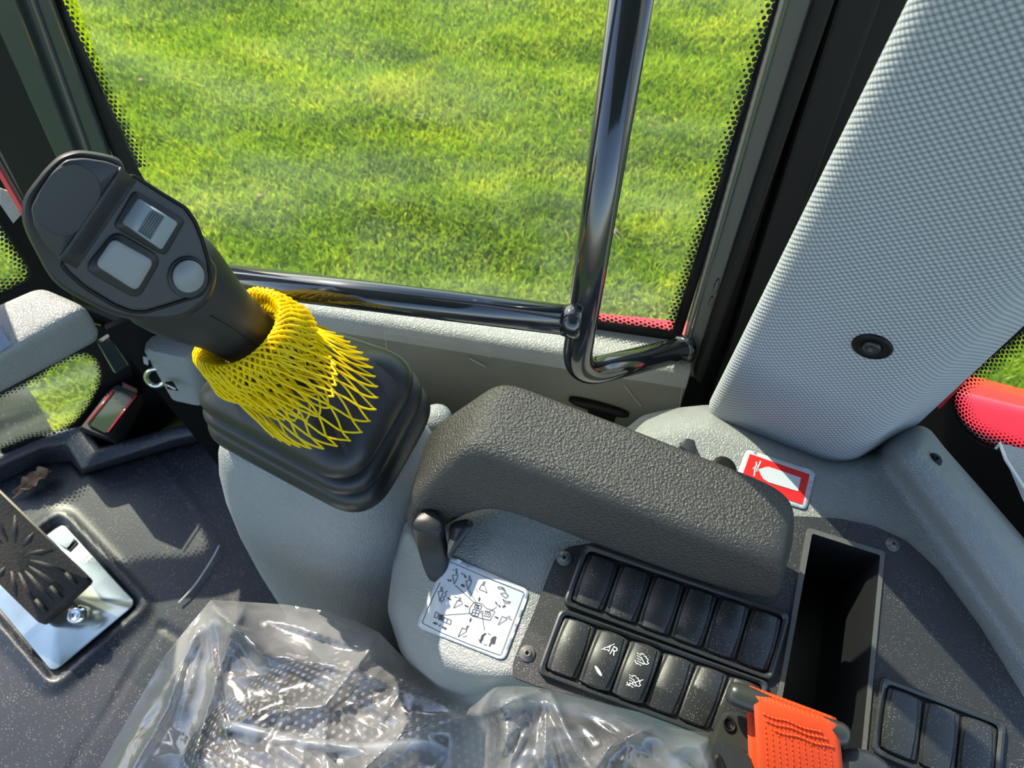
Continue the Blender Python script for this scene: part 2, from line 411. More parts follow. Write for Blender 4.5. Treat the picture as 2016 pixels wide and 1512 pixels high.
def poly_mat():
    m, N, L, b = newmat('crinkled_clear_polythene')
    tc = N.new('ShaderNodeTexCoord')
    n0 = N.new('ShaderNodeTexNoise'); n0.inputs['Scale'].default_value = 14; n0.inputs['Detail'].default_value = 3; L.new(tc.outputs['Object'], n0.inputs['Vector'])
    ml = N.new('ShaderNodeVectorMath'); ml.operation = 'SCALE'; ml.inputs['Scale'].default_value = 0.09; L.new(n0.outputs['Color'], ml.inputs[0])
    ad = N.new('ShaderNodeVectorMath'); ad.operation = 'ADD'; L.new(tc.outputs['Object'], ad.inputs[0]); L.new(ml.outputs[0], ad.inputs[1])
    vo = N.new('ShaderNodeTexVoronoi'); vo.inputs['Scale'].default_value = 9; vo.feature = 'F1'; L.new(ad.outputs[0], vo.inputs['Vector'])
    n1 = N.new('ShaderNodeTexNoise'); n1.inputs['Scale'].default_value = 17; n1.inputs['Detail'].default_value = 2; n1.inputs['Distortion'].default_value = 3.5; L.new(tc.outputs['Object'], n1.inputs['Vector'])
    sm = N.new('ShaderNodeMath'); sm.operation = 'ADD'; L.new(vo.outputs['Distance'], sm.inputs[0]); L.new(n1.outputs[0], sm.inputs[1])
    bp = N.new('ShaderNodeBump'); bp.inputs['Strength'].default_value = 0.16; bp.inputs['Distance'].default_value = 0.008; L.new(sm.outputs[0], bp.inputs['Height'])
    gl = N.new('ShaderNodeBsdfGlossy'); gl.inputs['Roughness'].default_value = 0.17; gl.inputs[0].default_value = (1, 1, 1, 1)
    L.new(bp.outputs[0], gl.inputs['Normal'])
    df = N.new('ShaderNodeBsdfTranslucent'); df.inputs[0].default_value = (0.80, 0.79, 0.78, 1); L.new(bp.outputs[0], df.inputs['Normal'])
    d2 = N.new('ShaderNodeBsdfDiffuse'); d2.inputs[0].default_value = (0.75, 0.75, 0.76, 1); L.new(bp.outputs[0], d2.inputs['Normal'])
    dd = N.new('ShaderNodeMixShader'); dd.inputs[0].default_value = 0.5; L.new(df.outputs[0], dd.inputs[1]); L.new(d2.outputs[0], dd.inputs[2])
    tr = N.new('ShaderNodeBsdfTransparent'); tr.inputs[0].default_value = (0.95, 0.95, 0.96, 1)
    lw = N.new('ShaderNodeLayerWeight'); lw.inputs[0].default_value = 0.42; L.new(bp.outputs[0], lw.inputs['Normal'])
    n2 = N.new('ShaderNodeTexNoise'); n2.inputs['Scale'].default_value = 9; n2.inputs['Detail'].default_value = 5; L.new(tc.outputs['Object'], n2.inputs['Vector'])
    mr = N.new('ShaderNodeMapRange'); mr.inputs[1].default_value = 0.35; mr.inputs[2].default_value = 0.7; mr.inputs[3].default_value = 0.08; mr.inputs[4].default_value = 0.55; L.new(n2.outputs[0], mr.inputs[0])
    m1 = N.new('ShaderNodeMixShader'); L.new(mr.outputs[0], m1.inputs[0]); L.new(tr.outputs[0], m1.inputs[1]); L.new(dd.outputs[0], m1.inputs[2])
    fa = N.new('ShaderNodeMath'); fa.operation = 'MULTIPLY_ADD'; fa.inputs[1].default_value = 0.55; fa.inputs[2].default_value = 0.05; L.new(lw.outputs['Fresnel'], fa.inputs[0])
    m2 = N.new('ShaderNodeMixShader'); L.new(fa.outputs[0], m2.inputs[0]); L.new(m1.outputs[0], m2.inputs[1]); L.new(gl.outputs[0], m2.inputs[2])
    L.new(m2.outputs[0], N['Material Output'].inputs[0]); return m
m_poly = poly_mat()
def seat_mat():
    m, N, L, b = newmat('dotted_seat_cloth')
    tc = N.new('ShaderNodeTexCoord'); mp = N.new('ShaderNodeMapping'); mp.inputs['Scale'].default_value = (150, 150, 0); mp.inputs['Rotation'].default_value = (0, 0, 0.4); L.new(tc.outputs['Object'], mp.inputs[0])
    d = lattice(N, L, mp.outputs[0], 1.6)
    lt = N.new('ShaderNodeMath'); lt.operation = 'LESS_THAN'; lt.inputs[1].default_value = 0.22; L.new(d, lt.inputs[0])
    mx = N.new('ShaderNodeMixRGB'); mx.inputs[1].default_value = (0.010, 0.010, 0.014, 1); mx.inputs[2].default_value = (0.20, 0.20, 0.21, 1); L.new(lt.outputs[0], mx.inputs[0])
    L.new(mx.outputs[0], b.inputs['Base Color']); b.inputs['Roughness'].default_value = 0.9; return m
m_seat = seat_mat()
def grass_mat():
    m, N, L, b = newmat('grass_blades')
    at = N.new('ShaderNodeAttribute'); at.attribute_name = 'tint'
    rp = N.new('ShaderNodeValToRGB'); rp.color_ramp.elements[0].color = (0.080, 0.20, 0.006, 1); rp.color_ramp.elements[1].color = (0.74, 0.74, 0.05, 1)
    e = rp.color_ramp.elements.new(0.5); e.color = (0.34, 0.50, 0.010, 1)
    L.new(at.outputs['Fac'], rp.inputs[0]); L.new(rp.outputs[0], b.inputs['Base Color']); b.inputs['Roughness'].default_value = 0.38
    tr = N.new('ShaderNodeBsdfTranslucent'); L.new(rp.outputs[0], tr.inputs[0])
    mx = N.new('ShaderNodeMixShader'); mx.inputs[0].default_value = 0.5; L.new(b.outputs[0], mx.inputs[1]); L.new(tr.outputs[0], mx.inputs[2])
    L.new(mx.outputs[0], N['Material Output'].inputs[0]); return m
m_grass = grass_mat()

# ================================================================== GROUND AND GRASS
ZG = -1.0
mk('lawn_soil', [(-12, -9, ZG-.01), (12, -9, ZG-.01), (12, 25, ZG-.01), (-12, 25, ZG-.01)], [(0, 1, 2, 3)], m_soil, kind='structure', smooth=False)
def grass():
    rng = np.random.default_rng(3)
    foot = [P(-260, -60, ZG), P(1760, -60, ZG), P(1560, 720, ZG), P(-260, 720, ZG)]
    xs = []; ys = []
    def scatter(poly, n):
        p = [(q.x, q.y) for q in poly]; lo = np.min(p, 0); hi = np.max(p, 0)
        X = rng.uniform(lo[0], hi[0], n); Y = rng.uniform(lo[1], hi[1], n)
        ins = np.zeros(n, bool); j = len(p)-1
        for i in range(len(p)):
            xi, yi = p[i]; xj, yj = p[j]
            if yi != yj:
                ins ^= ((yi > Y) != (yj > Y)) & (X < (xj-xi)*(Y-yi)/(yj-yi)+xi)
            j = i
        xs.append(X[ins]); ys.append(Y[ins])
    scatter(foot, 270000)
    scatter([P(1760, -60, ZG), P(2500, -60, ZG), P(2500, 900, ZG), P(1560, 720, ZG)], 90000)
    scatter([P(-900, -60, ZG), P(-260, -60, ZG), P(-260, 720, ZG), P(-900, 720, ZG)], 70000)
    scatter([P(-120, 620, ZG), P(260, 620, ZG), P(260, 900, ZG), P(-120, 900, ZG)], 26000)
    scatter([P(1840, 480, ZG), P(2120, 480, ZG), P(2120, 820, ZG), P(1840, 820, ZG)], 26000)
    X = np.concatenate(xs); Y = np.concatenate(ys); n = len(X)
    def vn(sx, sy, seed):
        r = np.random.default_rng(seed); ph = r.uniform(0, 6.28, (14, 1)); a = r.normal(0, 1, (14, 2))*np.array([[sx, sy]])
        return np.sin(a[:, :1]*X+a[:, 1:]*Y+ph).sum(0)/5
    big = vn(3.0, 6.5, 1); mid = vn(14, 26, 2); hgt = vn(8, 16, 5)
    tint = np.clip(0.48+0.12*big+0.19*mid+rng.normal(0, 0.19, n), 0, 1)
    h = (0.030+0.012*np.clip(hgt, -1.6, 2)+rng.uniform(-0.008, 0.016, n))*1.05
    h = np.clip(h*1.25, 0.012, None)
    ang = rng.uniform(0, 2*np.pi, n); lean = rng.uniform(0.1, 0.9, n)*h; la = rng.uniform(0, 2*np.pi, n)
    wd = rng.uniform(0.0020, 0.0042, n)
    cx, cy = np.cos(ang)*wd, np.sin(ang)*wd
    V = np.zeros((n, 5, 3)); V[:, :, 0] = X[:, None]; V[:, :, 1] = Y[:, None]; V[:, :, 2] = ZG
    lx, ly = np.cos(la)*lean, np.sin(la)*lean
    V[:, 0, 0] -= cx; V[:, 0, 1] -= cy; V[:, 1, 0] += cx; V[:, 1, 1] += cy
    V[:, 2, 0] += cx*.8+lx*.4; V[:, 2, 1] += cy*.8+ly*.4; V[:, 2, 2] += h*.6
    V[:, 3, 0] += -cx*.8+lx*.4; V[:, 3, 1] += -cy*.8+ly*.4; V[:, 3, 2] += h*.6
    V[:, 4, 0] += lx; V[:, 4, 1] += ly; V[:, 4, 2] += h
    V[:, :, 2] += (0.012*np.clip(big, -1, 1))[:, None]
    me = bpy.data.meshes.new('grass')
    me.vertices.add(n*5); me.vertices.foreach_set('co', V.reshape(-1))
    base = (np.arange(n)*5)[:, None]
    quads = base+np.array([[0, 1, 2, 3]]); tris = base+np.array([[3, 2, 4]])
    loops = np.concatenate([quads, tris], 1).reshape(-1)
    me.loops.add(n*7); me.loops.foreach_set('vertex_index', loops)
    st = np.stack([np.arange(n)*7, np.arange(n)*7+4], 1).reshape(-1)
    me.polygons.add(n*2); me.polygons.foreach_set('loop_start', st)
    me.update(calc_edges=True)
    a = me.attributes.new('tint', 'FLOAT', 'POINT'); a.data.foreach_set('value', np.repeat(tint, 5))
    me.materials.append(m_grass)
    o = bpy.data.objects.new('grass', me); COL.objects.link(o)
    reg(o, 'grass', None, 'short bright green lawn seen through the cab windows', 'grass', kind='stuff')
grass()
# fallen leaves on the lawn
lk = [(1145, 258), (512, 386), (1210, 455), (1195, 395), (277, 158)]
for i, (u, v) in enumerate(lk):
    c = P(u, v, ZG+0.045); a = i*1.3
    pts = [c+Vector((math.cos(a+t)*r, math.sin(a+t)*r*.6, 0.006*math.sin(3*t))) for t, r in [(k*math.pi/5, 0.022 if k % 2 else 0.013) for k in range(10)]]
    mk('fallen_leaf', pts+[c+Vector((0, 0, .004))], [(10, k, (k+1) % 10) for k in range(10)], m_leaf, solid=0.0008,
       label=['small brown leaf on the lawn just left of the upright black rail', 'small tan leaf lying on the lawn right of the grip top', 'small brown leaf on the lawn just right of the upright rail', 'tiny tan leaf on the lawn hard against the upright rail', 'small pinkish leaf on the lawn near the left window edge'][i], cat='leaf', group='fallen leaves on the lawn')

# ================================================================== CAB SHELL
# side glass plane (leans outwards) and rails
g0 = P(384, 528, 0.5); g1 = P(1319, 662, 0.5)
gdir = (g1-g0).normalized(); gout = Vector((-gdir.y, gdir.x, 0)).normalized()
if gout.y < 0: gout = -gout
LEAN = math.radians(14)
gup = (Vector((0, 0, 1))*math.cos(LEAN)+gout*math.sin(LEAN)).normalized()
gn = gdir.cross(gup).normalized()
if gn.y < 0: gn = -gn
def G(u, v, off=0.0): return on_plane(u, v, g0+gn*off, gn)
def Gx(a, z): return g0+gdir*a+gup*((z-0.5)/gup.z)      # along, height
Lg = (g1-g0).length
# window_1 : side pane
wv, wf = box_pts(Gx(Lg/2, 0.92), gdir, gn, gup, Lg/2+0.02, 0.002, 0.43)
win1 = mk('window_1', wv, wf, m_glass, kind='structure', smooth=False)
def strip(name, pin, pout, parent, pitch=0.0042, inset=0.0, kind=None):
    """printed dot band between inner (faint) and outer (dense) polylines"""
    n = len(pin); R = 5; vs = []; uvs = []; fd = []; s = 0
    for i in range(n):
        if i: s += (((pin[i]+pout[i])-(pin[i-1]+pout[i-1]))/2).length
        wdt = (pout[i]-pin[i]).length
        for k in range(R):
            t = k/(R-1); vs.append(pin[i].lerp(pout[i], t)); uvs.append((t*wdt/pitch, s/pitch)); fd.append(t)
    fs = [(i*R+k, (i+1)*R+k, (i+1)*R+k+1, i*R+k+1) for i in range(n-1) for k in range(R-1)]
    o = mk(name, vs, fs, m_frit, parent, uv=uvs, smooth=False, kind=kind)
    a = o.data.attributes.new('fade', 'FLOAT', 'POINT'); a.data.foreach_set('value', fd)
    return o
def edge(u0, v0, u1, v1, n, off): return [G(u0+(u1-u0)*i/n, v0+(v1-v0)*i/n, off) for i in range(n+1)]
OFF = -0.004
# right side band, bottom band, left band as one continuous border
strip('dot_border', edge(1512, -40, 1302, 650, 14, OFF), edge(1548, -40, 1328, 655, 14, OFF), win1)
strip('dot_border', edge(1310, 633, 1120, 608, 6, OFF), edge(1312, 653, 1120, 628, 6, OFF), win1)
strip('dot_border', edge(122, -40, 300, 330, 10, OFF), edge(92, -40, 268, 330, 10, OFF), win1)
def quad_on(name, pts, off, mat, parent, th=0.001):
    a = [G(u, v, off) for u, v in pts]; b = [p+gn*th for p in a]; n = len(a)
    return mk(name, a+b, [tuple(range(n)), tuple(range(n, 2*n))]+[(i, (i+1) % n, n+(i+1) % n, n+i) for i in range(n)], mat, parent, smooth=False)
quad_on('black_border', [(1546, -60), (1566, -60), (1340, 668), (1324, 656)], OFF, m_black, win1)
quad_on('black_border', [(1332, 653), (1332, 672), (1110, 640), (1110, 625)], OFF, m_black, win1)
quad_on('black_border', [(94, -60), (64, -60), (232, 330), (380, 560), (396, 552), (270, 332)], OFF, m_black, win1)
# corner pillars
def member(name, bot, top, depth, mat, off=-0.012, parent=None, kind='structure', zlow=None, bevel=0.002):
    """a post whose inner face spans bot (u,v)-(u,v) to top (u,v)-(u,v) on the window plane"""
    a = [G(*bot[0], off), G(*bot[1], off)]; b = [G(*top[1], off), G(*top[0], off)]
    f = a+b; g = [p+gn*depth for p in f]
    return mk(name, f+g, [(0, 1, 2, 3), (4, 5, 6, 7)]+[(i, (i+1) % 4, 4+(i+1) % 4, 4+i) for i in range(4)], mat, parent, smooth=False, kind=kind if parent is None else None, bevel=bevel)
tr = member('trim_1', [(1335, 740), (1368, 745)], [(1568, -60), (1632, -60)], 0.035, m_pillar, off=-0.022)
member('pillar_flange', [(1330, 735), (1340, 745)], [(1560, -60), (1576, -60)], 0.02, m_edge, off=-0.018, parent=tr)
member('rubber_seal', [(1364, 745), (1380, 760)], [(1624, -60), (1668, -60)], 0.03, m_black, off=-0.030, parent=tr, bevel=0.004)
member('rubber_seal', [(1378, 860), (1420, 860)], [(1664, -60), (1760, -60)], 0.03, m_black, off=-0.012, parent=tr, bevel=0.004)
member('pillar_infill', [(1290, 960), (1500, 960)], [(1600, -60), (1820, -60)], .03, m_black, off=.006, parent=tr)
# weld blobs on the pillar
for u, v, rr in ((1560, 190, .006), (1552, 210, .004), (1410, 565, .004), (1400, 595, .003)):
    c = G(u, v, -0.023)
    vs, fs = lathe(c, -gn, [(rr*.9, 0), (rr*.8, .0006), (rr*.4, .0012)], 8)
    vs = [c+gdir*((p-c).dot(gdir))*.5+gup*((p-c).dot(gup))*2.2-gn*abs((p-c).dot(gn)) for p in vs]
    mk('weld_spatter', vs, fs, m_edge, tr)
tl = member('trim_2', [(262, 620), (330, 620)], [(4, -60), (76, -60)], 0.006, m_pillar, off=-0.010)
member('pillar_flange', [(240, 600), (266, 610)], [(-60, -60), (6, -60)], 0.03, m_pillar, off=-0.016, parent=tl)
member('pillar_flange', [(262, 560), (268, 560)], [(36, -60), (42, -60)], 0.01, m_edge, off=-0.013, parent=tl)
member('pillar_recess', [(150, 600), (252, 620)], [(-180, -60), (-40, -60)], 0.03, m_black, off=0.002, parent=tl)
# body side panel with sill
s0 = P(601, 618, 0.5); s1 = P(1344, 737, 0.5)
sdir = (s1-s0).normalized(); sout = Vector((-sdir.y, sdir.x, 0))
if sout.y < 0: sout = -sout
A0 = s0 - sdir*0.13; A1 = s1 + sdir*0.006
def sweep(prof, a, b, taper=True):
    rings = []
    for t in (0, 1):
        o = a.lerp(b, t); g = Gx(0, .5).lerp(Gx(Lg, .5), (o-g0).dot(gdir)/Lg)
        W = (g-o).dot(sout)
        rings.append([o+sout*(x*W if x > 0 else x)+Vector((0, 0, z)) for x, z in prof])
    n = len(prof); return rings[0]+rings[1], [(i, i+1, n+i+1, n+i) for i in range(n-1)]
sill = mk('wall_right', *sweep([(1.25, -0.01), (1.0, 0.0), (0.25, 0.001), (0.08, 0.0), (0.0, -0.004), (-0.003, -0.010), (-0.004, -0.016)], A0, A1), m_greyL, kind='structure')
v_, f_ = sweep([(-0.004, -0.016), (-0.005, -0.03), (-0.004, -0.12), (0.02, -0.2), (0.02, -0.52)], A0, A1)
mk('lower_panel', v_, f_, m_film, sill, label='grey side panel still under clear protective film')
# lifted film edge lines, bright scratches on film
def W_on(u, v, off=0.0): return on_plane(u, v, s0-sout*(0.0062+off), sout)
for pts, ww in (([(1345, 745), (1338, 800), (1318, 838)], 1.6), ([(757, 650), (764, 720)], 1.4), ([(757, 653), (900, 676)], 1.6), ([(905, 665), (965, 705)], 1.3), ([(925, 706), (955, 722)], 2.0), ([(1230, 760), (1262, 800)], 1.3)):
    mk('film_crease', *ribbons([pts], ww, lambda u, v: W_on(u, v, 0.001)), m_line, sill, smooth=False)
# dark raised oval with a block below it, low on the panel
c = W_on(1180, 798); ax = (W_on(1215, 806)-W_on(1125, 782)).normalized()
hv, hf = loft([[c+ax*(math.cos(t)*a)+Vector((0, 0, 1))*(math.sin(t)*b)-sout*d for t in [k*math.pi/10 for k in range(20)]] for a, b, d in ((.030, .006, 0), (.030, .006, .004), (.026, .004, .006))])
mk('panel_dark_oval', hv, hf, m_black, sill, label='dark raised oval low on the side panel')
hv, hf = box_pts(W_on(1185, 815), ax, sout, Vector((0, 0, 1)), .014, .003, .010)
mk('panel_dark_block', hv, hf, m_black, sill, bevel=.002)
# red body ledge outside the side window
a = g0+gout*0.006-Vector((0,0,.032)); b = g1+gout*0.006+gdir*.02-Vector((0,0,.004))
vs = [a+Vector((0, 0, -.06)), b+Vector((0, 0, -.06)), b+Vector((0, 0, .0)), a+Vector((0, 0, .0)), a+gout*.010+Vector((0, 0, -.001)), b+gout*.016+Vector((0, 0, -.001)), b+gout*.03+Vector((0, 0, -.1)), a+gout*.02+Vector((0, 0, -.1))]
mk('wall_outer', vs, [(0, 1, 2, 3), (3, 2, 5, 4), (4, 5, 6, 7)], m_red, kind='structure', smooth=False)

# ---- floor
FZ = 0.0
plate_px = [(123, 1030), (268, 1188), (104, 1324), (-40, 1150)]
rimp = r2([(118, 1008), (290, 1190), (104, 1352), (-70, 1150)], 26)
platep = r2(plate_px, 14)
def zfloor(u, v):
    z = 0.0
    d = dpoly(u, v, rimp)
    ins = inpoly(u, v, rimp)
    if ins: z += -0.004 + 0.012*math.exp(-(d/9)**2)
    else: z += 0.008*math.exp(-(d/14)**2)
    z += 0.0015*math.exp(-(dpoly(u, v, [(310, 905), (395, 1010), (430, 1075)], False)/4)**2)
    z -= 0.0022*math.exp(-(dpoly(u, v, [(318, 1232), (230, 1370), (130, 1530)], False)/4)**2)
    z -= 0.003*math.exp(-(dpoly(u, v, [(318, 1232), (360, 1260)], False)/4)**2)
    return z
flo = mk('floor', *relief([(-160, 958), (0, 950), (75, 912), (140, 908), (162, 934), (345, 880), (480, 850), (1000, 850), (1500, 1000), (1600, 2100), (-400, 2100), (-400, 1040)], zfloor, 10, skirt=0.03), m_floor, kind='structure')
weld(flo)
# raised front rim of the mat
bot = [(-160, 985), (0, 950), (75, 912), (140, 908), (162, 934), (345, 880), (480, 850)]
top = [(-160, 960), (0, 920), (78, 884), (130, 872), (162, 925), (340, 868), (480, 838)]
top2 = [(-160, 945), (0, 905), (78, 868), (150, 846), (184, 894), (335, 853), (480, 825)]
top3 = [(-160, 935), (0, 893), (78, 858), (160, 832), (200, 880), (335, 842), (480, 815)]
rg = [[P(u, v, z) for (u, v) in pl] for pl, z in ((bot, 0.0), (top, 0.045), (top2, 0.055), (top3, 0.055), (top3, -0.05))]
n = len(bot)
rv = [p for r in rg for p in dens([tuple(q) for q in r], 10, False)] if False else [p for r in rg for p in r]
mk('mat_rim', rv, [(i*n+j, i*n+j+1, (i+1)*n+j+1, (i+1)*n+j) for i in range(len(rg)-1) for j in range(n-1)], m_floor, flo, bevel=0.006)

# ---- front wall
f0 = P(0, 893, 0.05); f1 = P(160, 835, 0.05); fdir = (f1-f0); fdir.z = 0; fdir.normalize(); fout = Vector((-fdir.y, fdir.x, 0))
def FR(u, v, off=0.0): return on_plane(u, v, f0+fout*off, fout)
def fpoly(name, pts, off, mat, parent=None, th=.002, **k):
    a = [FR(u, v, off) for u, v in pts]; b = [p+fout*th for p in a]; n = len(a)
    return mk(name, a+b, [tuple(range(n)), tuple(range(n, 2*n))]+[(i, (i+1) % n, n+(i+1) % n, n+i) for i in range(n)], mat, parent, smooth=False, **k)
win2 = fpoly('window_2', [(-200, 330), (60, 330), (60, 620), (225, 690), (215, 880), (60, 880), (-200, 1000)], 0.0, m_glass, kind='structure', th=.003)
# lower pane clear outline and its black printed border
clr = [(-60, 812), (0, 778), (70, 742), (110, 715), (150, 697), (172, 696), (190, 708), (199, 730), (196, 758), (175, 797), (150, 828), (120, 850), (95, 857), (60, 862), (0, 885)]
def offs(pl, d):
    out = []
    for i, p in enumerate(pl):
        a = Vector(pl[max(i-1, 0)]); b = Vector(pl[min(i+1, len(pl)-1)]); t = (b-a).normalized(); n = Vector((t.y, -t.x)); out.append((p[0]+n.x*d, p[1]+n.y*d))
    return out
cl = [(p.x, p.y) for p in smooth_line([Vector((x, y, 0)) for x, y in clr], 3)]
cin = offs(cl, -12)
strip('dot_border', [FR(u, v, -.002) for u, v in cin], [FR(u, v, -.002) for u, v in offs(cl, 3)], win2, pitch=.0062)
outer_ = offs(cl, 60); co = offs(cl, 2)
nn = len(co); vs = [FR(u, v, -.003) for u, v in co]+[FR(u, v, -.003) for u, v in outer_]
mk('black_border', vs, [(i, i+1, nn+i+1, nn+i) for i in range(nn-1)], m_black, win2, smooth=False, solid=.001)
# upper pane corner
clr = [(-70, 320), (-20, 410), (10, 455), (40, 500), (58, 530), (58, 548), (38, 562), (0, 578), (-60, 596)]
cl = [(p.x, p.y) for p in smooth_line([Vector((x, y, 0)) for x, y in clr], 3)]
strip('dot_border', [FR(u, v, -.002) for u, v in offs(cl, -30)], [FR(u, v, -.002) for u, v in offs(cl, 3)], win2, pitch=.0062)
outer_ = offs(cl, 52); co = offs(cl, 2); nn = len(co)
vs = [FR(u, v, -.003) for u, v in co]+[FR(u, v, -.003) for u, v in outer_]
mk('black_border', vs, [(i, i+1, nn+i+1, nn+i) for i in range(nn-1)], m_black, win2, smooth=False, solid=.001)
# front window frame: dark painted post with bright edge lines left of the pillar
m_glass.node_tree.nodes
fr = fpoly('trim_3', [(-160, 60), (-20, 60), (160, 420), (245, 640), (150, 600), (40, 390)], -0.06, m_pillar, kind='structure', th=.03)
fpoly('frame_edge', [(-30, 95), (-22, 92), (98, 325), (92, 330)], -0.064, m_edge, fr, th=.004)
fpoly('frame_edge', [(-30, 280), (-22, 276), (64, 430), (56, 432)], -0.064, m_edge, fr, th=.004)
fpoly('red_reflector_strip', [(-30, 300), (-22, 296), (52, 425), (46, 430)], -0.068, m_red, fr, th=.003)
fpoly('clear_label', [(0, 372), (18, 378), (44, 420), (26, 440), (0, 402)], -0.066, m_greyL, fr, th=.002)
fpoly('kick_panel', [(198, 640), (62, 600), (92, 556), (250, 540), (420, 540), (470, 900), (150, 900), (118, 872), (190, 800), (212, 740)], .006, m_black, fr)
a_ = f0+fdir*.05-fout*.02
mk('added_shade_post', *box_pts(Vector((a_.x, a_.y, 1.0)), fdir, fout, Vector((0, 0, 1)), .17, .015, .48), m_black, kind='structure', smooth=False)  # unseen post added to keep the sun off the dash pad
# black corner structure under the sill
a, b = P(150, 640, .42), P(560, 640, .42)
ck = [P(205, 640, .44), P(300, 600, .44), P(520, 600, .44), P(620, 640, .44)]
vs = [p.copy() for p in ck]+[Vector((p.x-.01, p.y-.0, -.05)) for p in ck]
mk('trim_4', vs, [(0, 1, 5, 4), (1, 2, 6, 5), (2, 3, 7, 6)], m_black, kind='structure', smooth=False, solid=.006)
# ---- rear wall glass at the right
q0 = P(1822, 838, 0.5); q1 = P(2016, 1062, 0.5); qdir = (q1-q0).normalized(); qout = Vector((-qdir.y, qdir.x, 0))
if qout.x < 0: qout = -qout
def RR(u, v, off=0.0): return on_plane(u, v, q0+qout*off, qout)
def rplane(name, pts, off, mat, parent=None, th=.002, **k):
    a = [RR(u, v, off) for u, v in pts]; b = [p+qout*th for p in a]; n = len(a)
    return mk(name, a+b, [tuple(range(n)), tuple(range(n, 2*n))]+[(i, (i+1) % n, n+(i+1) % n, n+i) for i in range(n)], mat, parent, smooth=False, **k)
win3 = rplane('window_3', [(1800, 860), (2120, 520), (2400, 700), (2400, 1400), (2110, 1180)], .012, m_glass, kind='structure', th=.003)
clr = [(2120, 520), (2040, 622), (1960, 690), (1900, 735), (1880, 765), (1876, 795), (1892, 838), (1925, 868), (1965, 885), (2016, 902), (2120, 935)]
cl = [(p.x, p.y) for p in smooth_line([Vector((x, y, 0)) for x, y in clr], 3)]
strip('dot_border', [RR(u, v, .008) for u, v in offs(cl, 38)], [RR(u, v, .008) for u, v in offs(cl, -3)], win3, pitch=.0036)
co = offs(cl, -2)
ou = [(2120, 505), (2035, 606), (1950, 676), (1880, 735), (1850, 765), (1830, 795), (1815, 850), (1850, 900), (1935, 1000), (2030, 1110), (2120, 1210)]
ou = [(p.x, p.y) for p in smooth_line([Vector((x, y, 0)) for x, y in ou], 3)]
nn = len(co); vs = [RR(u, v, .006) for u, v in co]+[RR(u, v, .006) for u, v in ou]
mk('black_border', vs, [(i, i+1, nn+i+1, nn+i) for i in range(nn-1)], m_black, win3, smooth=False, solid=.001)
a_ = q0-qdir*.02; b_ = q1+qdir*.35
mk('wall_rear', [a_+qout*.02+Vector((0,0,-.01)), b_+qout*.02+Vector((0,0,-.01)), b_+qout*.02-Vector((0,0,.55)), a_+qout*.02-Vector((0,0,.55)), a_+qout*.04+Vector((0,0,-.01)), b_+qout*.04+Vector((0,0,-.01)), b_+qout*.04-Vector((0,0,.55)), a_+qout*.04-Vector((0,0,.55))], [(0,1,2,3),(4,5,6,7),(0,1,5,4),(1,2,6,5),(2,3,7,6),(3,0,4,7)], m_black, kind='structure', smooth=False)
rplane('red_edge_strip', [(1845, 800), (2060, 566), (2060, 574), (1849, 806)], -.001, m_red, win3)
# ceiling (out of view)
mk('ceiling', *box_pts(Vector((.05, -.25, 1.62)), Vector((1, 0, 0)), Vector((0, 1, 0)), Vector((0, 0, 1)), .75, .78, .03), m_roof, kind='structure', bevel=.02)

# ================================================================== OUTSIDE THINGS
def fender():
    t = thing('rear_fender', 'glossy red rear mudguard outside the rear window', 'mudguard', P(2000, 820, .25))
    tp = [(1850, 735), (1905, 733), (2016, 762), (2250, 822)]; md = [(1850, 775), (1900, 778), (2016, 806), (2250, 866)]
    bt = [(1850, 850), (1900, 850), (2016, 888), (2250, 960)]
    r = [[P(u, v, z) for u, v in pl] for pl, z in ((tp, .20), (md, .25), (bt, .24))]
    r.append([p-Vector((0, 0, .25)) for p in r[-1]]); r.insert(0, [p-Vector((0, 0, .2)) for p in r[0]])
    n = 4; vs = [p for q in r for p in q]
    mk('fender_shell', vs, [(i*n+j, i*n+j+1, (i+1)*n+j+1, (i+1)*n+j) for i in range(4) for j in range(3)], m_red, t, bevel=.012)
    pl = [(1850, 850), (2250, 960), (2250, 1000), (1850, 892)]
    mk('fender_shaded_side', [P(u, v, .235) for u, v in pl]+[P(u, v, .215) for u, v in pl], [(0, 1, 2, 3), (4, 5, 6, 7), (0, 1, 5, 4), (1, 2, 6, 5), (2, 3, 7, 6), (3, 0, 4, 7)], M('dark_magenta_shade', (.20, .01, .06), .3), t, smooth=False, bevel=.002)  # darker colour stands in for frit shade on the fender's side
fender()
def tyre():
    c = P(-135, 935, -.45); R0, r0 = .20, .13
    ax = (fdir*1.0).normalized(); e1 = Vector((0, 0, 1)); e2 = ax.cross(e1)
    t = thing('front_tyre', 'dusty dark tyre seen through the lower front pane', 'tyre', c-Vector((0, 0, R0+r0)))
    rings = []
    for k in range(40):
        a = 2*math.pi*k/40; d = e1*math.cos(a)+e2*math.sin(a)
        rings.append([c+d*(R0+r0*math.copysign(abs(math.cos(b))**.6, math.cos(b)))+ax*(.17*math.copysign(abs(math.sin(b))**.6, math.sin(b))) for b in [2*math.pi*j/20 for j in range(20)]])
    rings.append(rings[0]); mk('tread_casing', *loft(rings, False, False), m_tyre, t)
    lv = []
    for k in range(18):
        a = 2*math.pi*k/18; d = e1*math.cos(a)+e2*math.sin(a); tt = ax.cross(d)
        for s in (-1, 1):
            ay = (ax+tt*s*.5).normalized()
            lv.append(box_pts(c+d*(R0+r0+.008)+ax*s*.075, ay, d.cross(ay), d, .07, .018, .014))
    mk('tread_lugs', *join(*lv), m_tyre, t, smooth=False, kind='stuff')
tyre()

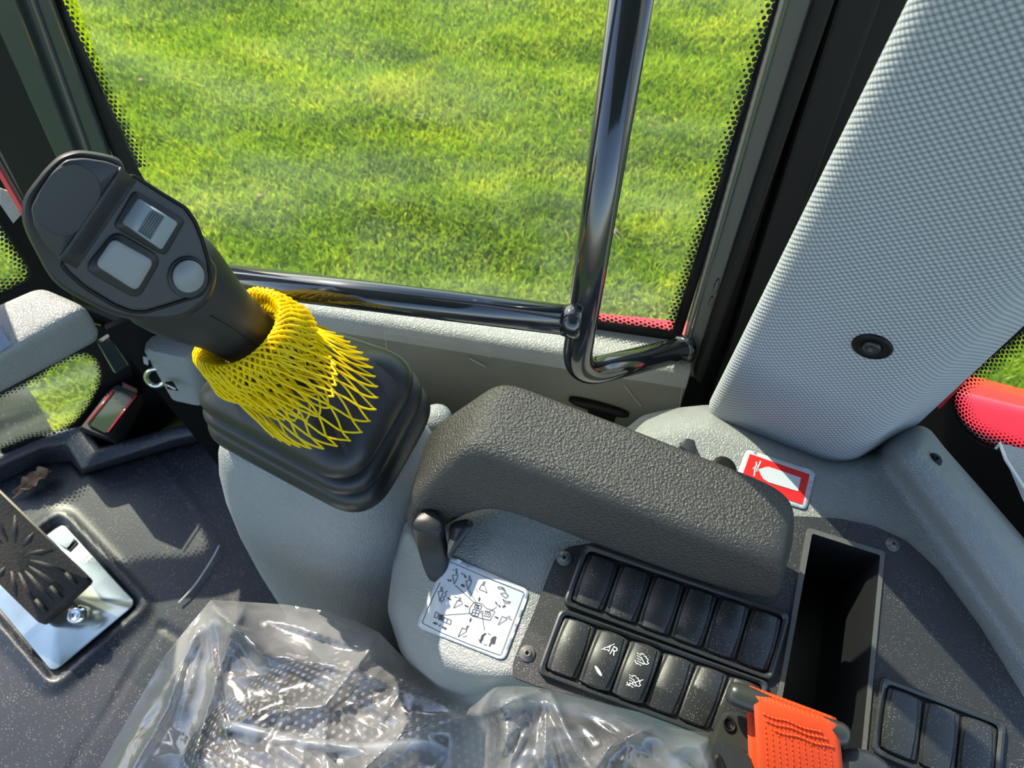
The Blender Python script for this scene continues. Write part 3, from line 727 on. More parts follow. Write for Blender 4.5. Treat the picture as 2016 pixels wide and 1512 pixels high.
# ================================================================== CONSOLE DECK
deck = [(842, 1050), (880, 1000), (1000, 940), (1236, 842), (1262, 818), (1330, 803), (1400, 796), (1500, 830), (1640, 880), (1720, 872), (1768, 850), (1806, 836), (1830, 843), (1862, 884), (1935, 966), (2016, 1060), (2120, 1190), (2120, 1640), (1436, 1640), (1432, 1484), (1290, 1422), (1060, 1372), (985, 1374), (920, 1366), (860, 1345), (790, 1290), (762, 1200), (775, 1100), (800, 1020)]
deck = r2(deck, 16, 3)
G1 = [(1660, 800), (1700, 868), (1728, 907), (1850, 1075), (2016, 1316), (2130, 1480)]
G2 = [(1700, 780), (1742, 846), (1769, 880), (1880, 1030), (2016, 1213), (2130, 1360)]
plate_out = r2([(1118, 1076), (1300, 1050), (1450, 1020), (1577, 1016), (1654, 1021), (1722, 1035), (1786, 1065), (1845, 1120), (1929, 1232), (2016, 1373), (2120, 1560), (2120, 1640), (1450, 1640), (1446, 1474), (1290, 1408), (1062, 1352), (1008, 1332), (1010, 1302), (1050, 1208), (1092, 1100)], 12, 4)
hole_u = [(1160, 1082), (1300, 1056), (1450, 1030), (1577, 1026), (1650, 1031), (1716, 1044), (1778, 1073), (1836, 1126), (1918, 1236), (2004, 1378), (2100, 1556), (2100, 1620), (1462, 1620), (1456, 1466), (1300, 1398), (1070, 1340), (1022, 1322), (1024, 1304), (1062, 1214), (1102, 1108)]
def zdeck(u, v):
    z = .558
    a = sdline(u, v, G1); b = sdline(u, v, G2)      # negative on the upper right side
    if a < 0:
        t = 1 if b < 0 else (-a)/(-a+b+1e-6)
        z += .030*sstep(0, 1, t)
    # bank towards the pedestal at the left, hollow where it joins
    z -= .022*sstep(1000, 830, u)*sstep(980, 1150, v)+.050*sstep(870, 760, u)*sstep(1000, 1100, v)
    d = dpoly(u, v, deck)
    if d < 56: z -= .045*(1-d/56)**2.2
    return z
dk = mk('side_console', *relief(deck, zdeck, 11, holes=[hole_u], skirt=.40), m_grey,
        label='grey grained plastic side console surrounding the black switch plate', cat='console')
weld(dk)
def S_deck(eps): return lambda u, v: P(u, v, zdeck(u, v)+eps)

# ---- pedestal under the boot
ped = []
for z, L_, F_, R_, N_, rad in ((.532, (440, 872), (575, 765), (830, 830), (735, 985), .04),
                          (.527, (398, 880), (560, 735), (866, 826), (742, 1012), .045),
                          (.510, (376, 905), (555, 715), (884, 832), (752, 1042), .05),
                          (.455, (378, 985), (600, 740), (940, 880), (768, 1150), .06),
                          (.34, (430, 1110), (690, 800), (1000, 980), (800, 1300), .08),
                          (.20, (520, 1240), (740, 900), (1020, 1080), (830, 1390), .09),
                          (.0, (600, 1330), (800, 1000), (1010, 1150), (780, 1400), .11)):
    c4 = [P(*L_, z), P(*F_, z), P(*R_, z), P(*N_, z)]
    ped.append(rpoly(c4, rad, 8))
mk('console_pedestal', *loft(ped), m_grey, sub=1, label='grey grained pedestal flaring down to the floor under the black boot', cat='console')
mk('wall_pedestal_back', *lathe(P(858, 815, .50), (0, 0, 1), [(.013, -.3), (.013, -.006), (.009, 0.0)], 16), m_grey, None, kind='structure').name = 'trim_5'
# ---- fuel cap like black knob behind
# rubber boot
bt = thing('lever_boot', 'black rubber bellows boot of three stacked tiers on the grey pedestal', 'boot', P(620, 850, .508))
A_, B_, C_, D_ = (352, 786), (590, 634), (842, 716), (694, 968)
DZ = .030
base4 = [P(*p, .56+DZ) for p in (A_, B_, C_, D_)]; cen = sum(base4, Vector())/4
def tier(prof):
    rings = []
    for z, s in prof:
        q = [Vector((cen.x+(p.x-cen.x)*s, cen.y+(p.y-cen.y)*s, z+DZ)) for p in base4]
        rings.append(rpoly(q, .033*s, 9))
    return rings
mk('boot_tier', *loft(tier([(.604, .22), (.602, .30), (.592, .42), (.582, .62), (.576, .80), (.5700, .92), (.564, .985), (.558, 1.0), (.553, .985), (.549, .90)])), m_rub, bt, sub=1)
mk('boot_tier', *loft(tier([(.5500, .84), (.5480, .96), (.5445, 1.035), (.538, 1.065), (.5315, 1.045), (.527, .93)])), m_rub, bt, sub=1)
mk('boot_tier', *loft(tier([(.530, .90), (.5275, 1.02), (.522, 1.09), (.515, 1.12), (.507, 1.10), (.500, 1.03), (.497, .9)])), m_rub, bt, sub=1)

# ================================================================== JOYSTICK
js = thing('joystick', 'black joystick grip with three grey thumb controls rising from the boot', 'joystick', P(570, 745, .60))
AXD = Vector((.76, .65))
def hd(u, v, off=0.0):      # head frame: depth grows along the grip; off is towards the viewer
    s = (u-230)*AXD.x+(v-450)*AXD.y
    return PD(u, v, .360+.00016*s-off)
outl = [(245, 330), (249, 342), (302, 371), (354, 401), (381, 431), (400, 465), (413, 505), (428, 530), (418, 585), (382, 618), (345, 632), (302, 633), (256, 629), (211, 616), (166, 594), (124, 570), (98, 546), (75, 506), (52, 461), (42, 427), (46, 389), (72, 352), (88, 332), (113, 308), (136, 298), (162, 295), (211, 303), (236, 313)]
os_ = [(p.x, p.y) for p in smooth_line([Vector((x, y, 0)) for x, y in outl+[outl[0]]], 3)][:-1]
hc = (230, 465)
def ring_h(s, off, dx=0, dy=0): return [hd(hc[0]+(u-hc[0])*s+dx, hc[1]+(v-hc[1])*s+dy, off) for u, v in os_]
head = loft([ring_h(.93, -.0005), ring_h(.955, .0006), ring_h(.985, -.002), ring_h(1.0, -.007), ring_h(.99, -.014), ring_h(.93, -.024, 6, 8), ring_h(.80, -.033, 18, 18), ring_h(.5, -.040, 50, 45)])
cl_ = [(300, 520, .412, .024), (340, 556, .424, .0255), (388, 594, .438, .0240), (432, 622, .451, .0215), (480, 656, .466, .0196), (530, 700, .486, .0185), (572, 742, .505, .019)]
rings = []
pts = [PD(u, v, d) for u, v, d, r in cl_]
for i, (u, v, d, r) in enumerate(cl_):
    t = (pts[min(i+1, 6)]-pts[max(i-1, 0)]).normalized()
    vd = (CAM-pts[i]).normalized(); sd_ = t.cross(vd).normalized(); n_ = sd_.cross(t).normalized()
    kx = [1.30, 1.28, 1.18, 1.05, 1, 1, 1][i]
    rings.append([pts[i]+(sd_*math.cos(a)*kx+n_*math.sin(a)*.95)*r for a in [2*math.pi*k/32 for k in range(32)]])
shaft = loft(rings)
mk('grip_body', *join(head, shaft), m_joy, js, sub=1)
# seam along the shaft
sm = []
for i in range(1, 6):
    u, v, d, r = cl_[i]; t = (pts[i+1]-pts[i-1]).normalized(); vd = (CAM-pts[i]).normalized(); sd_ = t.cross(vd).normalized(); n_ = sd_.cross(t).normalized()
    a = math.radians(86); kx = [1.30, 1.28, 1.18, 1.05, 1, 1, 1][i]
    sm.append(pts[i]+(sd_*math.cos(a)*kx+n_*math.sin(a)*.95)*r*1.0)
mk('grip_seam', *tube(smooth_line(sm[1:], 6), .00035, 6), m_black, js)
def slabh(poly, o0, o1, edge=.0008, seg=4, r=10, crown=0):
    pr = r2(poly, r, seg) if r else poly
    cx = sum(p[0] for p in pr)/len(pr); cy = sum(p[1] for p in pr)/len(pr)
    def rg(s, o): return [hd(cx+(u-cx)*s, cy+(v-cy)*s, o) for u, v in pr]
    R = [rg(1, o0), rg(1, o1-edge), rg(.985, o1-edge*.25), rg(.955, o1)]
    if crown: R += [rg(.7, o1+crown*.7), rg(.35, o1+crown*.95)]
    return loft(R)
face = [(247, 352), (262, 349), (313, 382), (362, 412), (381, 438), (396, 476), (407, 515), (410, 550), (394, 577), (332, 597), (286, 611), (258, 610), (226, 597), (170, 563), (139, 536), (124, 518)]
mk('face_plate', *slabh(face, -.004, .0022, .0006, 3, 8), m_joy2, js)
fc_ = r2([(247+0, 350), (263, 346), (315, 379), (365, 409), (384, 436), (399, 475), (410, 514), (413, 552), (396, 580), (333, 600), (286, 614), (256, 613), (223, 600), (168, 566), (137, 539), (122, 522)], 8, 3)
mk('face_seam', *tube([hd(u, v, .0004) for u, v in fc_+fc_[:1]], .0011, 6), m_black, js)
# raised thumb rest at the far end with its step
rest = [(243, 331), (211, 318), (165, 311), (130, 314), (104, 338), (77, 378), (61, 410), (68, 446), (87, 478), (121, 517), (136, 500), (236, 352)]
mk('thumb_rest', *slabh(rest, -.004, .0098, .0020, 3, 9), m_joy2, js)
crest = [(244, 334), (122, 514)]; R_s = []
for i in range(9):
    t = i/8; sh = 44*t; o = .0080*(1-sstep(0, 1, t))+.0018-.0010*math.sin(math.pi*t)
    R_s.append([hd(crest[0][0]+(crest[1][0]-crest[0][0])*k/6*(1-.04*t)+sh*.72-8, crest[0][1]+(crest[1][1]-crest[0][1])*k/6*(1-.04*t)+sh*.52-6+t*4, o) for k in range(7)])
mk('rest_slope', *loft(R_s, False, False, False), m_joy2, js, solid=.0015)
ov = [(128+64*math.cos(a)*math.cos(-.95)-78*math.sin(a)*math.sin(-.95)*1.0, 394+64*math.cos(a)*math.sin(-.95)+78*math.sin(a)*math.cos(-.95)*1.0) for a in [2*math.pi*k/40 for k in range(40)]]
ov = [(134+(72*math.copysign(abs(math.cos(a))**.8, math.cos(a)))*math.cos(-1.0)-(56*math.copysign(abs(math.sin(a))**.8, math.sin(a)))*math.sin(-1.0),
       394+(72*math.copysign(abs(math.cos(a))**.8, math.cos(a)))*math.sin(-1.0)+(56*math.copysign(abs(math.sin(a))**.8, math.sin(a)))*math.cos(-1.0)) for a in [2*math.pi*k/48 for k in range(48)]]
mk('thumb_pad', *slabh(ov, .005, .0103, .0003, 3, 0), M('slate_thumb_pad', (.030, .032, .038), .55, bump=('noise', 1500, .2, .0003)), js, label='smooth oval blank pad')
# square button
mk('button_surround', *slabh([(226, 453), (320, 508), (272, 592), (164, 530)], 0, .0042, .0014, 5, 24), m_joy, js)
sb = mk('square_button', *slabh([(222, 468), (304, 514), (269, 574), (186, 521)], .001, .0066, .0010, 5, 15, crown=.0003), m_btn, js, label='grey rounded square button')
# thumb roller
mk('roller_surround', *slabh([(264, 374), (366, 434), (325, 505), (222, 446)], 0, .0038, .0012, 4, 12), m_joy, js)
qa, qb, qc, qd = (271, 389), (352, 439), (319, 493), (239, 438)
def rq(s, t, o):
    u = (qa[0]*(1-s)+qb[0]*s)*(1-t)+(qd[0]*(1-s)+qc[0]*s)*t; v = (qa[1]*(1-s)+qb[1]*s)*(1-t)+(qd[1]*(1-s)+qc[1]*s)*t
    return hd(u, v, o)
rings = []
for i in range(25):
    s = i/24; o = .0020+.0085*math.sin(math.pi*(.06+.88*s))
    rings.append([rq(s, 0, .0), rq(s, .0, o-.001), rq(s, .05, o), rq(s, .5, o), rq(s, .95, o), rq(s, 1, o-.001), rq(s, 1, .0)])
rl = mk('thumb_roller', *loft(rings), M('blue_grey_roller', (.26, .30, .34), .34), js, label='blue-grey ribbed thumb roller', auto=50)
rb = []
for k in range(6):
    s = .40+k*.052; o = .0020+.0085*math.sin(math.pi*(.06+.88*s))
    rb.append(tube([rq(s, .07, o), rq(s, .5, o+.0001), rq(s, .93, o)], .00060, 6))
for x in rb: mk('roller_rib', *x, M('roller_rib_grey', (.10, .12, .14), .3), rl) if x is rb[0] else mk('roller_rib', *x, bpy.data.materials['roller_rib_grey'], rl)
# round button
def disc(c, r, o0, o1, crown, e=.9):
    R = []
    for s, o in ((1, o0), (1, o1-.0005), (.96, o1), (e, o1+crown*.2), (.65, o1+crown*.65), (.3, o1+crown)):
        R.append([hd(c[0]+r*s*math.cos(a), c[1]+r*s*1.02*math.sin(a), o) for a in [2*math.pi*k/32 for k in range(32)]])
    return loft(R)
mk('button_surround', *disc((370, 546), 40, 0, .0040, -.0006), m_joy, js)
mk('round_button', *disc((371, 544), 31.5, .001, .0058, .0022), m_btn, js, label='domed grey round button')

# ================================================================== YELLOW NETTING
nt = thing('protective_netting', 'bright yellow plastic netting sleeve bunched around the joystick base', 'netting', P(610, 780, .585))
ax0, ax1 = PD(480, 656, .462), PD(572, 742, .502)
axv = (ax1-ax0).normalized()
vd = (CAM-ax0).normalized(); e1 = axv.cross(vd).normalized(); e2 = e1.cross(axv).normalized()   # e1 sideways, e2 towards viewer
def ring_ax(t, r1, r2_, du=0.0, dn=0.0):
    c = ax0+(ax1-ax0)*t
    return lambda a: c+e1*(math.cos(a)*r1+du)+e2*(math.sin(a)*r2_+dn)
def ring_px(cu, cv, ra, rb, rot, zf):
    def f(a):
        # same angular reference as the axis rings: project direction to the plane of the picture
        q = e1*math.cos(a)+e2*math.sin(a)
        x = q.x; y = -(q.dot(UP)); l = math.hypot(x, y)+1e-9; x /= l; y /= l
        xr = x*math.cos(rot)+y*math.sin(rot); yr = -x*math.sin(rot)+y*math.cos(rot)
        k = 1/math.sqrt((xr/ra)**2+(yr/rb)**2)
        u, v = cu+x*k, cv+y*k
        return P(u, v, zf(u, v))
    return f
def zboot(u, v):
    p = P(u, v, .575+DZ); q = base4; s = max(abs((p-cen).dot((q[2]-q[0]).normalized())), abs((p-cen).dot((q[3]-q[1]).normalized())))
    pr = [(0, .6045), (.02, .602), (.03, .594), (.045, .584), (.06, .578), (.075, .573), (.10, .566)]
    z = pr[-1][1]
    for i in range(len(pr)-1):
        if pr[i][0] <= s < pr[i+1][0]:
            z = pr[i][1]+(pr[i+1][1]-pr[i][1])*(s-pr[i][0])/(pr[i+1][0]-pr[i][0])
    return z+DZ
def netlayer(name, rfs, N, k, rad, jitter, stub=True, seed=1, M_=34):
    """two opposite helical strand families crossing over a surface given by rings"""
    rnd = random.Random(seed); K = len(rfs)-1; paths = []
    def surf(a, s):
        x = s*K; i = min(int(x), K-1); t = x-i
        g = lambda j: rfs[max(0, min(K, j))](a)
        p0, p1, p2, p3 = g(i-1), g(i), g(i+1), g(i+2)
        return 0.5*((2*p1)+(p2-p0)*t+(2*p0-5*p1+4*p2-p3)*t*t+(3*p1-p0-3*p2+p3)*t**3)
    wd = k*math.pi/N
    for fam in (-1, 1):
        for i in range(N):
            a0 = 2*math.pi*i/N-fam*wd
            pts = []
            for j in range(M_+1):
                s = j/M_
                a = a0+fam*wd*s+jitter*noise.noise(Vector((i*.13, s*4, seed*3.1+fam*.02)))
                p = surf(a, s)
                nrm = (p-(ax0+(ax1-ax0)*(.3+.7*s))).normalized()
                p = p+nrm*(.0022*noise.noise(Vector((math.cos(a)*3, math.sin(a)*3, s*5+seed)))+(fam*.0004))
                pts.append(p)
            if stub: pts.append(pts[-1]+(pts[-1]-pts[-3])*.25-Vector((0, 0, .0003)))
            paths.append(tube(pts, rad, 5))
    return mk(name, *join(*paths), m_yel, nt)
Z = zboot
skirt = [ring_ax(.10, .0215, .0215), ring_ax(.02, .0255, .026), ring_ax(-.04, .031, .032), ring_ax(.18, .036, .037),
         ring_px(534, 706, 132, 100, .72, lambda u, v: Z(u, v)+.014),
         ring_px(570, 738, 146, 106, .62, lambda u, v: Z(u, v)+.009),
         ring_px(606, 760, 138, 117, .45, lambda u, v: Z(u, v)+.0025)]
netlayer('net_skirt', skirt, 38, 7, .00072, .05, seed=1, M_=44)
mid = [ring_ax(.12, .0215, .0215), ring_ax(.06, .0265, .027), ring_ax(.02, .032, .033), ring_ax(.22, .036, .0365),
       ring_px(524, 700, 122, 94, .72, lambda u, v: Z(u, v)+.015),
       ring_px(546, 720, 128, 94, .68, lambda u, v: Z(u, v)+.014)]
netlayer('net_fold', mid, 40, 11, .00075, .09, seed=4, M_=40)
col_ = [ring_ax(.1, .022, .022), ring_ax(-.10, .028, .028), ring_ax(-.05, .033, .034), ring_ax(.20, .0365, .037), ring_ax(.42, .038, .039)]
netlayer('net_collar', col_, 48, 12, .00085, .10, seed=9, M_=36)
col_ = [ring_ax(.05, .0215, .0215), ring_ax(-.02, .027, .027), ring_ax(.02, .032, .033), ring_ax(.24, .035, .036), ring_ax(.45, .037, .038), ring_px(530, 704, 118, 90, .70, lambda u, v: Z(u, v)+.014)]
netlayer('net_collar', col_, 44, 8, .00080, .12, seed=13, M_=36)

# ================================================================== ARMREST
ar = thing('armrest', 'long black textured armrest pad cranked down to the console at its front', 'armrest', P(850, 1130, .50))
st = [  # FT, NT, NB, FB, ztop, zbot, radius
    ((1566, 1030), (1545, 1110), (1534, 1170), (1560, 1080), .620, .590, .012),
    ((1566, 985), (1542, 1116), (1528, 1190), (1562, 1050), .630, .584, .014),
    ((1538, 948), (1522, 1104), (1498, 1190), (1540, 1030), .633, .582, .012),
    ((1440, 912), (1412, 1068), (1400, 1164), (1440, 990), .634, .582, .010),
    ((1240, 832), (1212, 985), (1190, 1090), (1225, 920), .634, .582, .010),
    ((1060, 764), (1025, 915), (1020, 1024), (1040, 850), .634, .582, .010),
    ((1012, 746), (955, 888), (985, 1014), (1000, 840), .636, .582, .010),
    ((978, 746), (912, 882), (955, 1014), (975, 850), .634, .580, .010),
    ((940, 768), (872, 918), (925, 1026), (940, 880), .622, .570, .015),
    ((880, 806), (818, 970), (888, 1045), (890, 930), .602, .556, .015),
    ((844, 836), (794, 1005), (868, 1060), (866, 960), .580, .536, .014),
    ((838, 880), (790, 1045), (866, 1085), (864, 1000), .560, .524, .014)]
rings = []
for FT, NT, NB, FB, zt, zb, r in st:
    rings.append(rpoly([P(*FT, zt), P(*NT, zt-.002), P(*NB, zb), P(*FB, zb)], r, 6))
mk('arm_pad', *loft(rings), m_arm, ar, sub=2)
rings = []
for c4, z, r in (([(846, 985), (788, 1030), (868, 1062), (880, 1020)], .545, .012), ([(850, 1010), (796, 1050), (868, 1066), (880, 1040)], .530, .012), ([(850, 1060), (812, 1092), (874, 1092), (886, 1070)], .516, .010), ([(856, 1100), (824, 1126), (880, 1126), (888, 1104)], .508, .010), ([(858, 1124), (836, 1142), (874, 1146), (884, 1126)], .502, .008), ([(860, 1132), (844, 1146), (868, 1148), (876, 1134)], .499, .006)):
    rings.append(rpoly([P(u, v, z+.036) for u, v in c4], r, 5))
mk('arm_stem', *loft(rings), m_joy, ar, sub=1)
rings = [rpoly([P(u, v, z) for u, v in q], .004, 3) for q, z in (([(885, 1030), (920, 1020), (935, 1030), (880, 1100)], .572), ([(885, 1040), (915, 1030), (925, 1045), (882, 1108)], .55))]
mk('adjust_bracket', *loft(rings), m_rim, ar)

# ================================================================== SWITCH PLATE
bin_px = [(1599, 1050), (1733, 1093), (1688, 1560), (1506, 1560)]
ZP = .5600
pl = thing('switch_plate', 'black speckled console plate with deep open tray and rivets', 'panel', P(1500, 1300, ZP-.003))
holes = [r2(bin_px, 5, 3)]
pv, pf = relief(plate_out, lambda u, v: ZP+.0012, 30, holes=holes, skirt=.004, hskirt=.004)
po = mk('plate', pv, pf, m_plate, pl, smooth=False)
# tray: rim, walls, bottom
inner = [P(u, v, ZP+.003) for u, v in r2(bin_px, 5, 3)]
outer = [P(u, v, ZP+.003) for u, v in r2([(1590, 1038), (1743, 1086), (1698, 1566), (1496, 1566)], 7, 3)]
cI = sum(inner, Vector())/len(inner)
low = [Vector((cI.x+(p.x-cI.x)*.92, cI.y+(p.y-cI.y)*.96, ZP-.085)) for p in inner]
m_bin = M('tray_black_plastic', (.018, .019, .021), .35)
tb = mk('storage_tray', *loft([[p-Vector((0, 0, .003)) for p in outer], outer, inner], False, False), m_edge, pl, smooth=False, label='deep narrow open tray with worn pale rim')
mk('tray_well', *loft([inner, [p-Vector((0, 0, .002)) for p in inner], low], False, True), m_bin, tb, smooth=False)
# pale label inside the tray wall
def rivet(u, v, z, r=.0042, parent=None, mat=None, nm='rivet'):
    c = P(u, v, z); m_ = mat or m_edge
    return mk(nm, *lathe(c, (0, 0, 1), [(r*1.15, -.001), (r*1.15, .0004), (r*.9, .0012), (r*.55, .0018), (r*.5, .0030), (r*.28, .0032), (r*.22, .0012), (r*.05, .0010)], 20), m_, parent)
for u, v in ((1111, 1099), (1038, 1287)): rivet(u, v, ZP+.0014, .0046, pl)
rivet(1757, 1072, ZP+.0014, .0044, pl)
rivet(1840, 905, zdeck(1840, 905)-.0002, .0044, dk, m_black)

def bank(name, label, quad, n, special=(), nm='switch_bank'):
    zt = ZP+.0015; TL, TR, BR, BL = quad
    t = thing(nm, label, 'switch bank', P(sum(q[0] for q in quad)/4, sum(q[1] for q in quad)/4, zt-.001))
    def B(s, r):   # s across 0..1, r down 0..1
        return ((TL[0]*(1-s)+TR[0]*s)*(1-r)+(BL[0]*(1-s)+BR[0]*s)*r, (TL[1]*(1-s)+TR[1]*s)*(1-r)+(BL[1]*(1-s)+BR[1]*s)*r)
    es = .028*6/n; er = .075
    q1 = [P(*B(a, b), zt) for a, b in ((0, 0), (1, 0), (1, 1), (0, 1))]
    q2 = [P(*B(a, b), zt+.0042) for a, b in ((.004, .02), (.996, .02), (.996, .98), (.004, .98))]
    q3 = [P(*B(a, b), zt+.0046) for a, b in ((es*.45, er*.5), (1-es*.45, er*.5), (1-es*.45, 1-er*.5), (es*.45, 1-er*.5))]
    q4 = [P(*B(a, b), zt+.0030) for a, b in ((es, er), (1-es, er), (1-es, 1-er), (es, 1-er))]
    q5 = [P(*B(a, b), zt-.004) for a, b in ((es, er), (1-es, er), (1-es, 1-er), (es, 1-er))]
    mk('frame', *loft([rpoly(q1, .005, 4), rpoly(q2, .005, 4), rpoly(q3, .0045, 4), rpoly(q4, .004, 4), rpoly(q5, .004, 4)], False, True), m_rim, t, auto=40)
    for i in range(n):
        sp = i in special; up = .0095 if sp else .0052
        w_ = (1-2*es)/n; a0 = es+i*w_+w_*.035; a1 = es+(i+1)*w_-w_*.035; b0, b1 = er+.015, 1-er-.015
        def BL_(x, y): return B(a0+(a1-a0)*x, b0+(b1-b0)*y)
        # barrel shaped outline: ends bowed
        def outline(ins, zz, bow=.045):
            pts = []
            m_ = 10
            for k in range(m_+1):
                x = k/m_; pts.append((ins+(1-2*ins)*x, ins*.5+bow*(1-math.sin(math.pi*x)) - 0))
            for k in range(1, m_):
                y = k/m_; pts.append((1-ins+.02*math.sin(math.pi*y), ins*.5+bow+(1-ins-2*bow)*y))
            for k in range(m_+1):
                x = 1-k/m_; pts.append((ins+(1-2*ins)*x, 1-ins*.5-bow*(1-math.sin(math.pi*x))))
            for k in range(1, m_):
                y = 1-k/m_; pts.append((ins-.02*math.sin(math.pi*y), ins*.5+bow+(1-ins-2*bow)*y))
            out = []
            for x, y in pts:
                dip = (.0022*(2*y-1)**2 if not sp else .0036*(2*y-1)**2)
                out.append(P(*BL_(x, y), zt+zz-dip))
            return out
        cap = mk('rocker_switch' if sp else 'switch_blank', *loft([outline(0, -.002), outline(0, up-.0022), outline(.03, up-.0014), outline(.08, up-.0012)]), m_rock, t, auto=50)
        # centre panel bowed at both long sides
        def panel(ins, zz):
            pts = []; m_ = 12
            for k in range(m_+1):
                y = .045+.91*k/m_; q = math.sin(math.pi*k/m_); pts.append((.10+ins-.055*q+.05, y))
            for k in range(m_+1):
                y = .955-.91*k/m_; q = math.sin(math.pi*k/m_); pts.append((.90-ins+.055*q-.05, y))
            return [P(*BL_(x, y), zt+zz-((.0022 if not sp else .0036)*(2*y-1)**2)) for x, y in pts]
        pv_, pf_ = loft([panel(0, up-.0016), panel(.0, up-.0002), panel(.02, up+.0002)], False, False)
        pf_ += [(52+k, 52+k+1, 52+24-k, 52+25-k) for k in range(12)]
        mk('rocker_face', pv_, pf_, m_rock, cap, auto=50)
        if sp:
            def S_(x, y, e=.0006): return P(*BL_(x, y), zt+up+e-.0036*(2*y-1)**2)
            yield_icons(i, S_, cap)
    return t
def yield_icons(i, S_, cap):
    L2 = []; Fi = []
    if i == 1:
        # slit lens
        Fi.append([(.46+.15*math.cos(a)+.03*math.sin(a), .70+.022*math.sin(a)*2.0+.05*math.cos(a)) for a in [2*math.pi*k/20 for k in range(20)]])
        # horn shape with a slash
        L2 += [[(.40, .29), (.50, .27), (.54, .22), (.56, .33), (.50, .31), (.41, .33), (.40, .29)], [(.33, .34), (.64, .18)]]
        v1 = ribbons([], 1, S_)
        V, Fc = fills(Fi, S_)
        o = mk('indicator_lens', V, Fc, m_icon, cap, smooth=False)
        V, Fc = thin(L2, .022, S_); mk('horn_symbol', V, Fc, m_icon, cap, smooth=False)
        # letter R
        R_ = [[(.62, .36), (.66, .22)], [(.66, .22), (.76, .235), (.78, .265), (.74, .29), (.65, .285)], [(.70, .29), (.74, .365)]]
        V, Fc = thin(R_, .030, S_); mk('letter', V, Fc, m_icon, cap, smooth=False)
    else:
        for cy, slash in ((.27, False), (.66, True)):
            for dx in (-.17, -.12, -.07):
                for dy in range(5):
                    Fi.append([(.50+dx+.018*math.cos(a)+dy*.028, cy-.06+.045*dy*.9+dx*.1+.011*math.sin(a)) for a in [2*math.pi*k/8 for k in range(8)]])
            c_ = [(.50+.04, cy-.07), (.60, cy-.075), (.63, cy-.05), (.70, cy-.035), (.69, cy), (.75, cy+.02), (.71, cy+.05), (.64, cy+.05), (.60, cy+.065), (.54, cy+.05)]
            L2.append(c_); L2.append([(.32, cy+.05), (.42, cy+.10)]); L2.append([(.42, cy-.09), (.52, cy-.095)])
            for k in range(3): L2.append([(.48+.06*k, cy-.03+.03*k), (.52+.06*k, cy-.01+.03*k)])
            if slash: L2.append([(.34, cy+.10), (.76, cy-.08)])
        V, Fc = fills(Fi, S_); mk('exhaust_symbol_dots', V, Fc, m_icon, cap, smooth=False)
        V, Fc = thin(L2, .026, S_); mk('exhaust_symbol', V, Fc, m_icon, cap, smooth=False)
def thin(lines, wd, S):
    V, Fc = [], []
    for pts in lines:
        for i in range(len(pts)-1):
            a = Vector((pts[i][0], pts[i][1]*1.9)); b = Vector((pts[i+1][0], pts[i+1][1]*1.9)); d = (b-a)
            if d.length < 1e-6: continue
            d.normalize(); n = Vector((-d.y, d.x))*wd/2; e = d*wd*.3
            k = len(V); V += [S(q.x, q.y/1.9) for q in (a-e+n, b+e+n, b+e-n, a-e-n)]; Fc.append((k, k+1, k+2, k+3))
    return V, Fc
bank('u', 'upper black bank of six blank switch covers, nearest the armrest', ((1150, 1070), (1558, 1207), (1520, 1344), (1106, 1190)), 6)
bank('l', 'lower black bank holding the two rocker switches with white symbols', ((1103, 1194), (1518, 1342), (1468, 1480), (1055, 1326)), 6, special=(1, 2))
bank('r', 'short black bank of blank switch covers right of the open tray', ((1734, 1328), (1982, 1421), (1966, 1590), (1714, 1482)), 3)

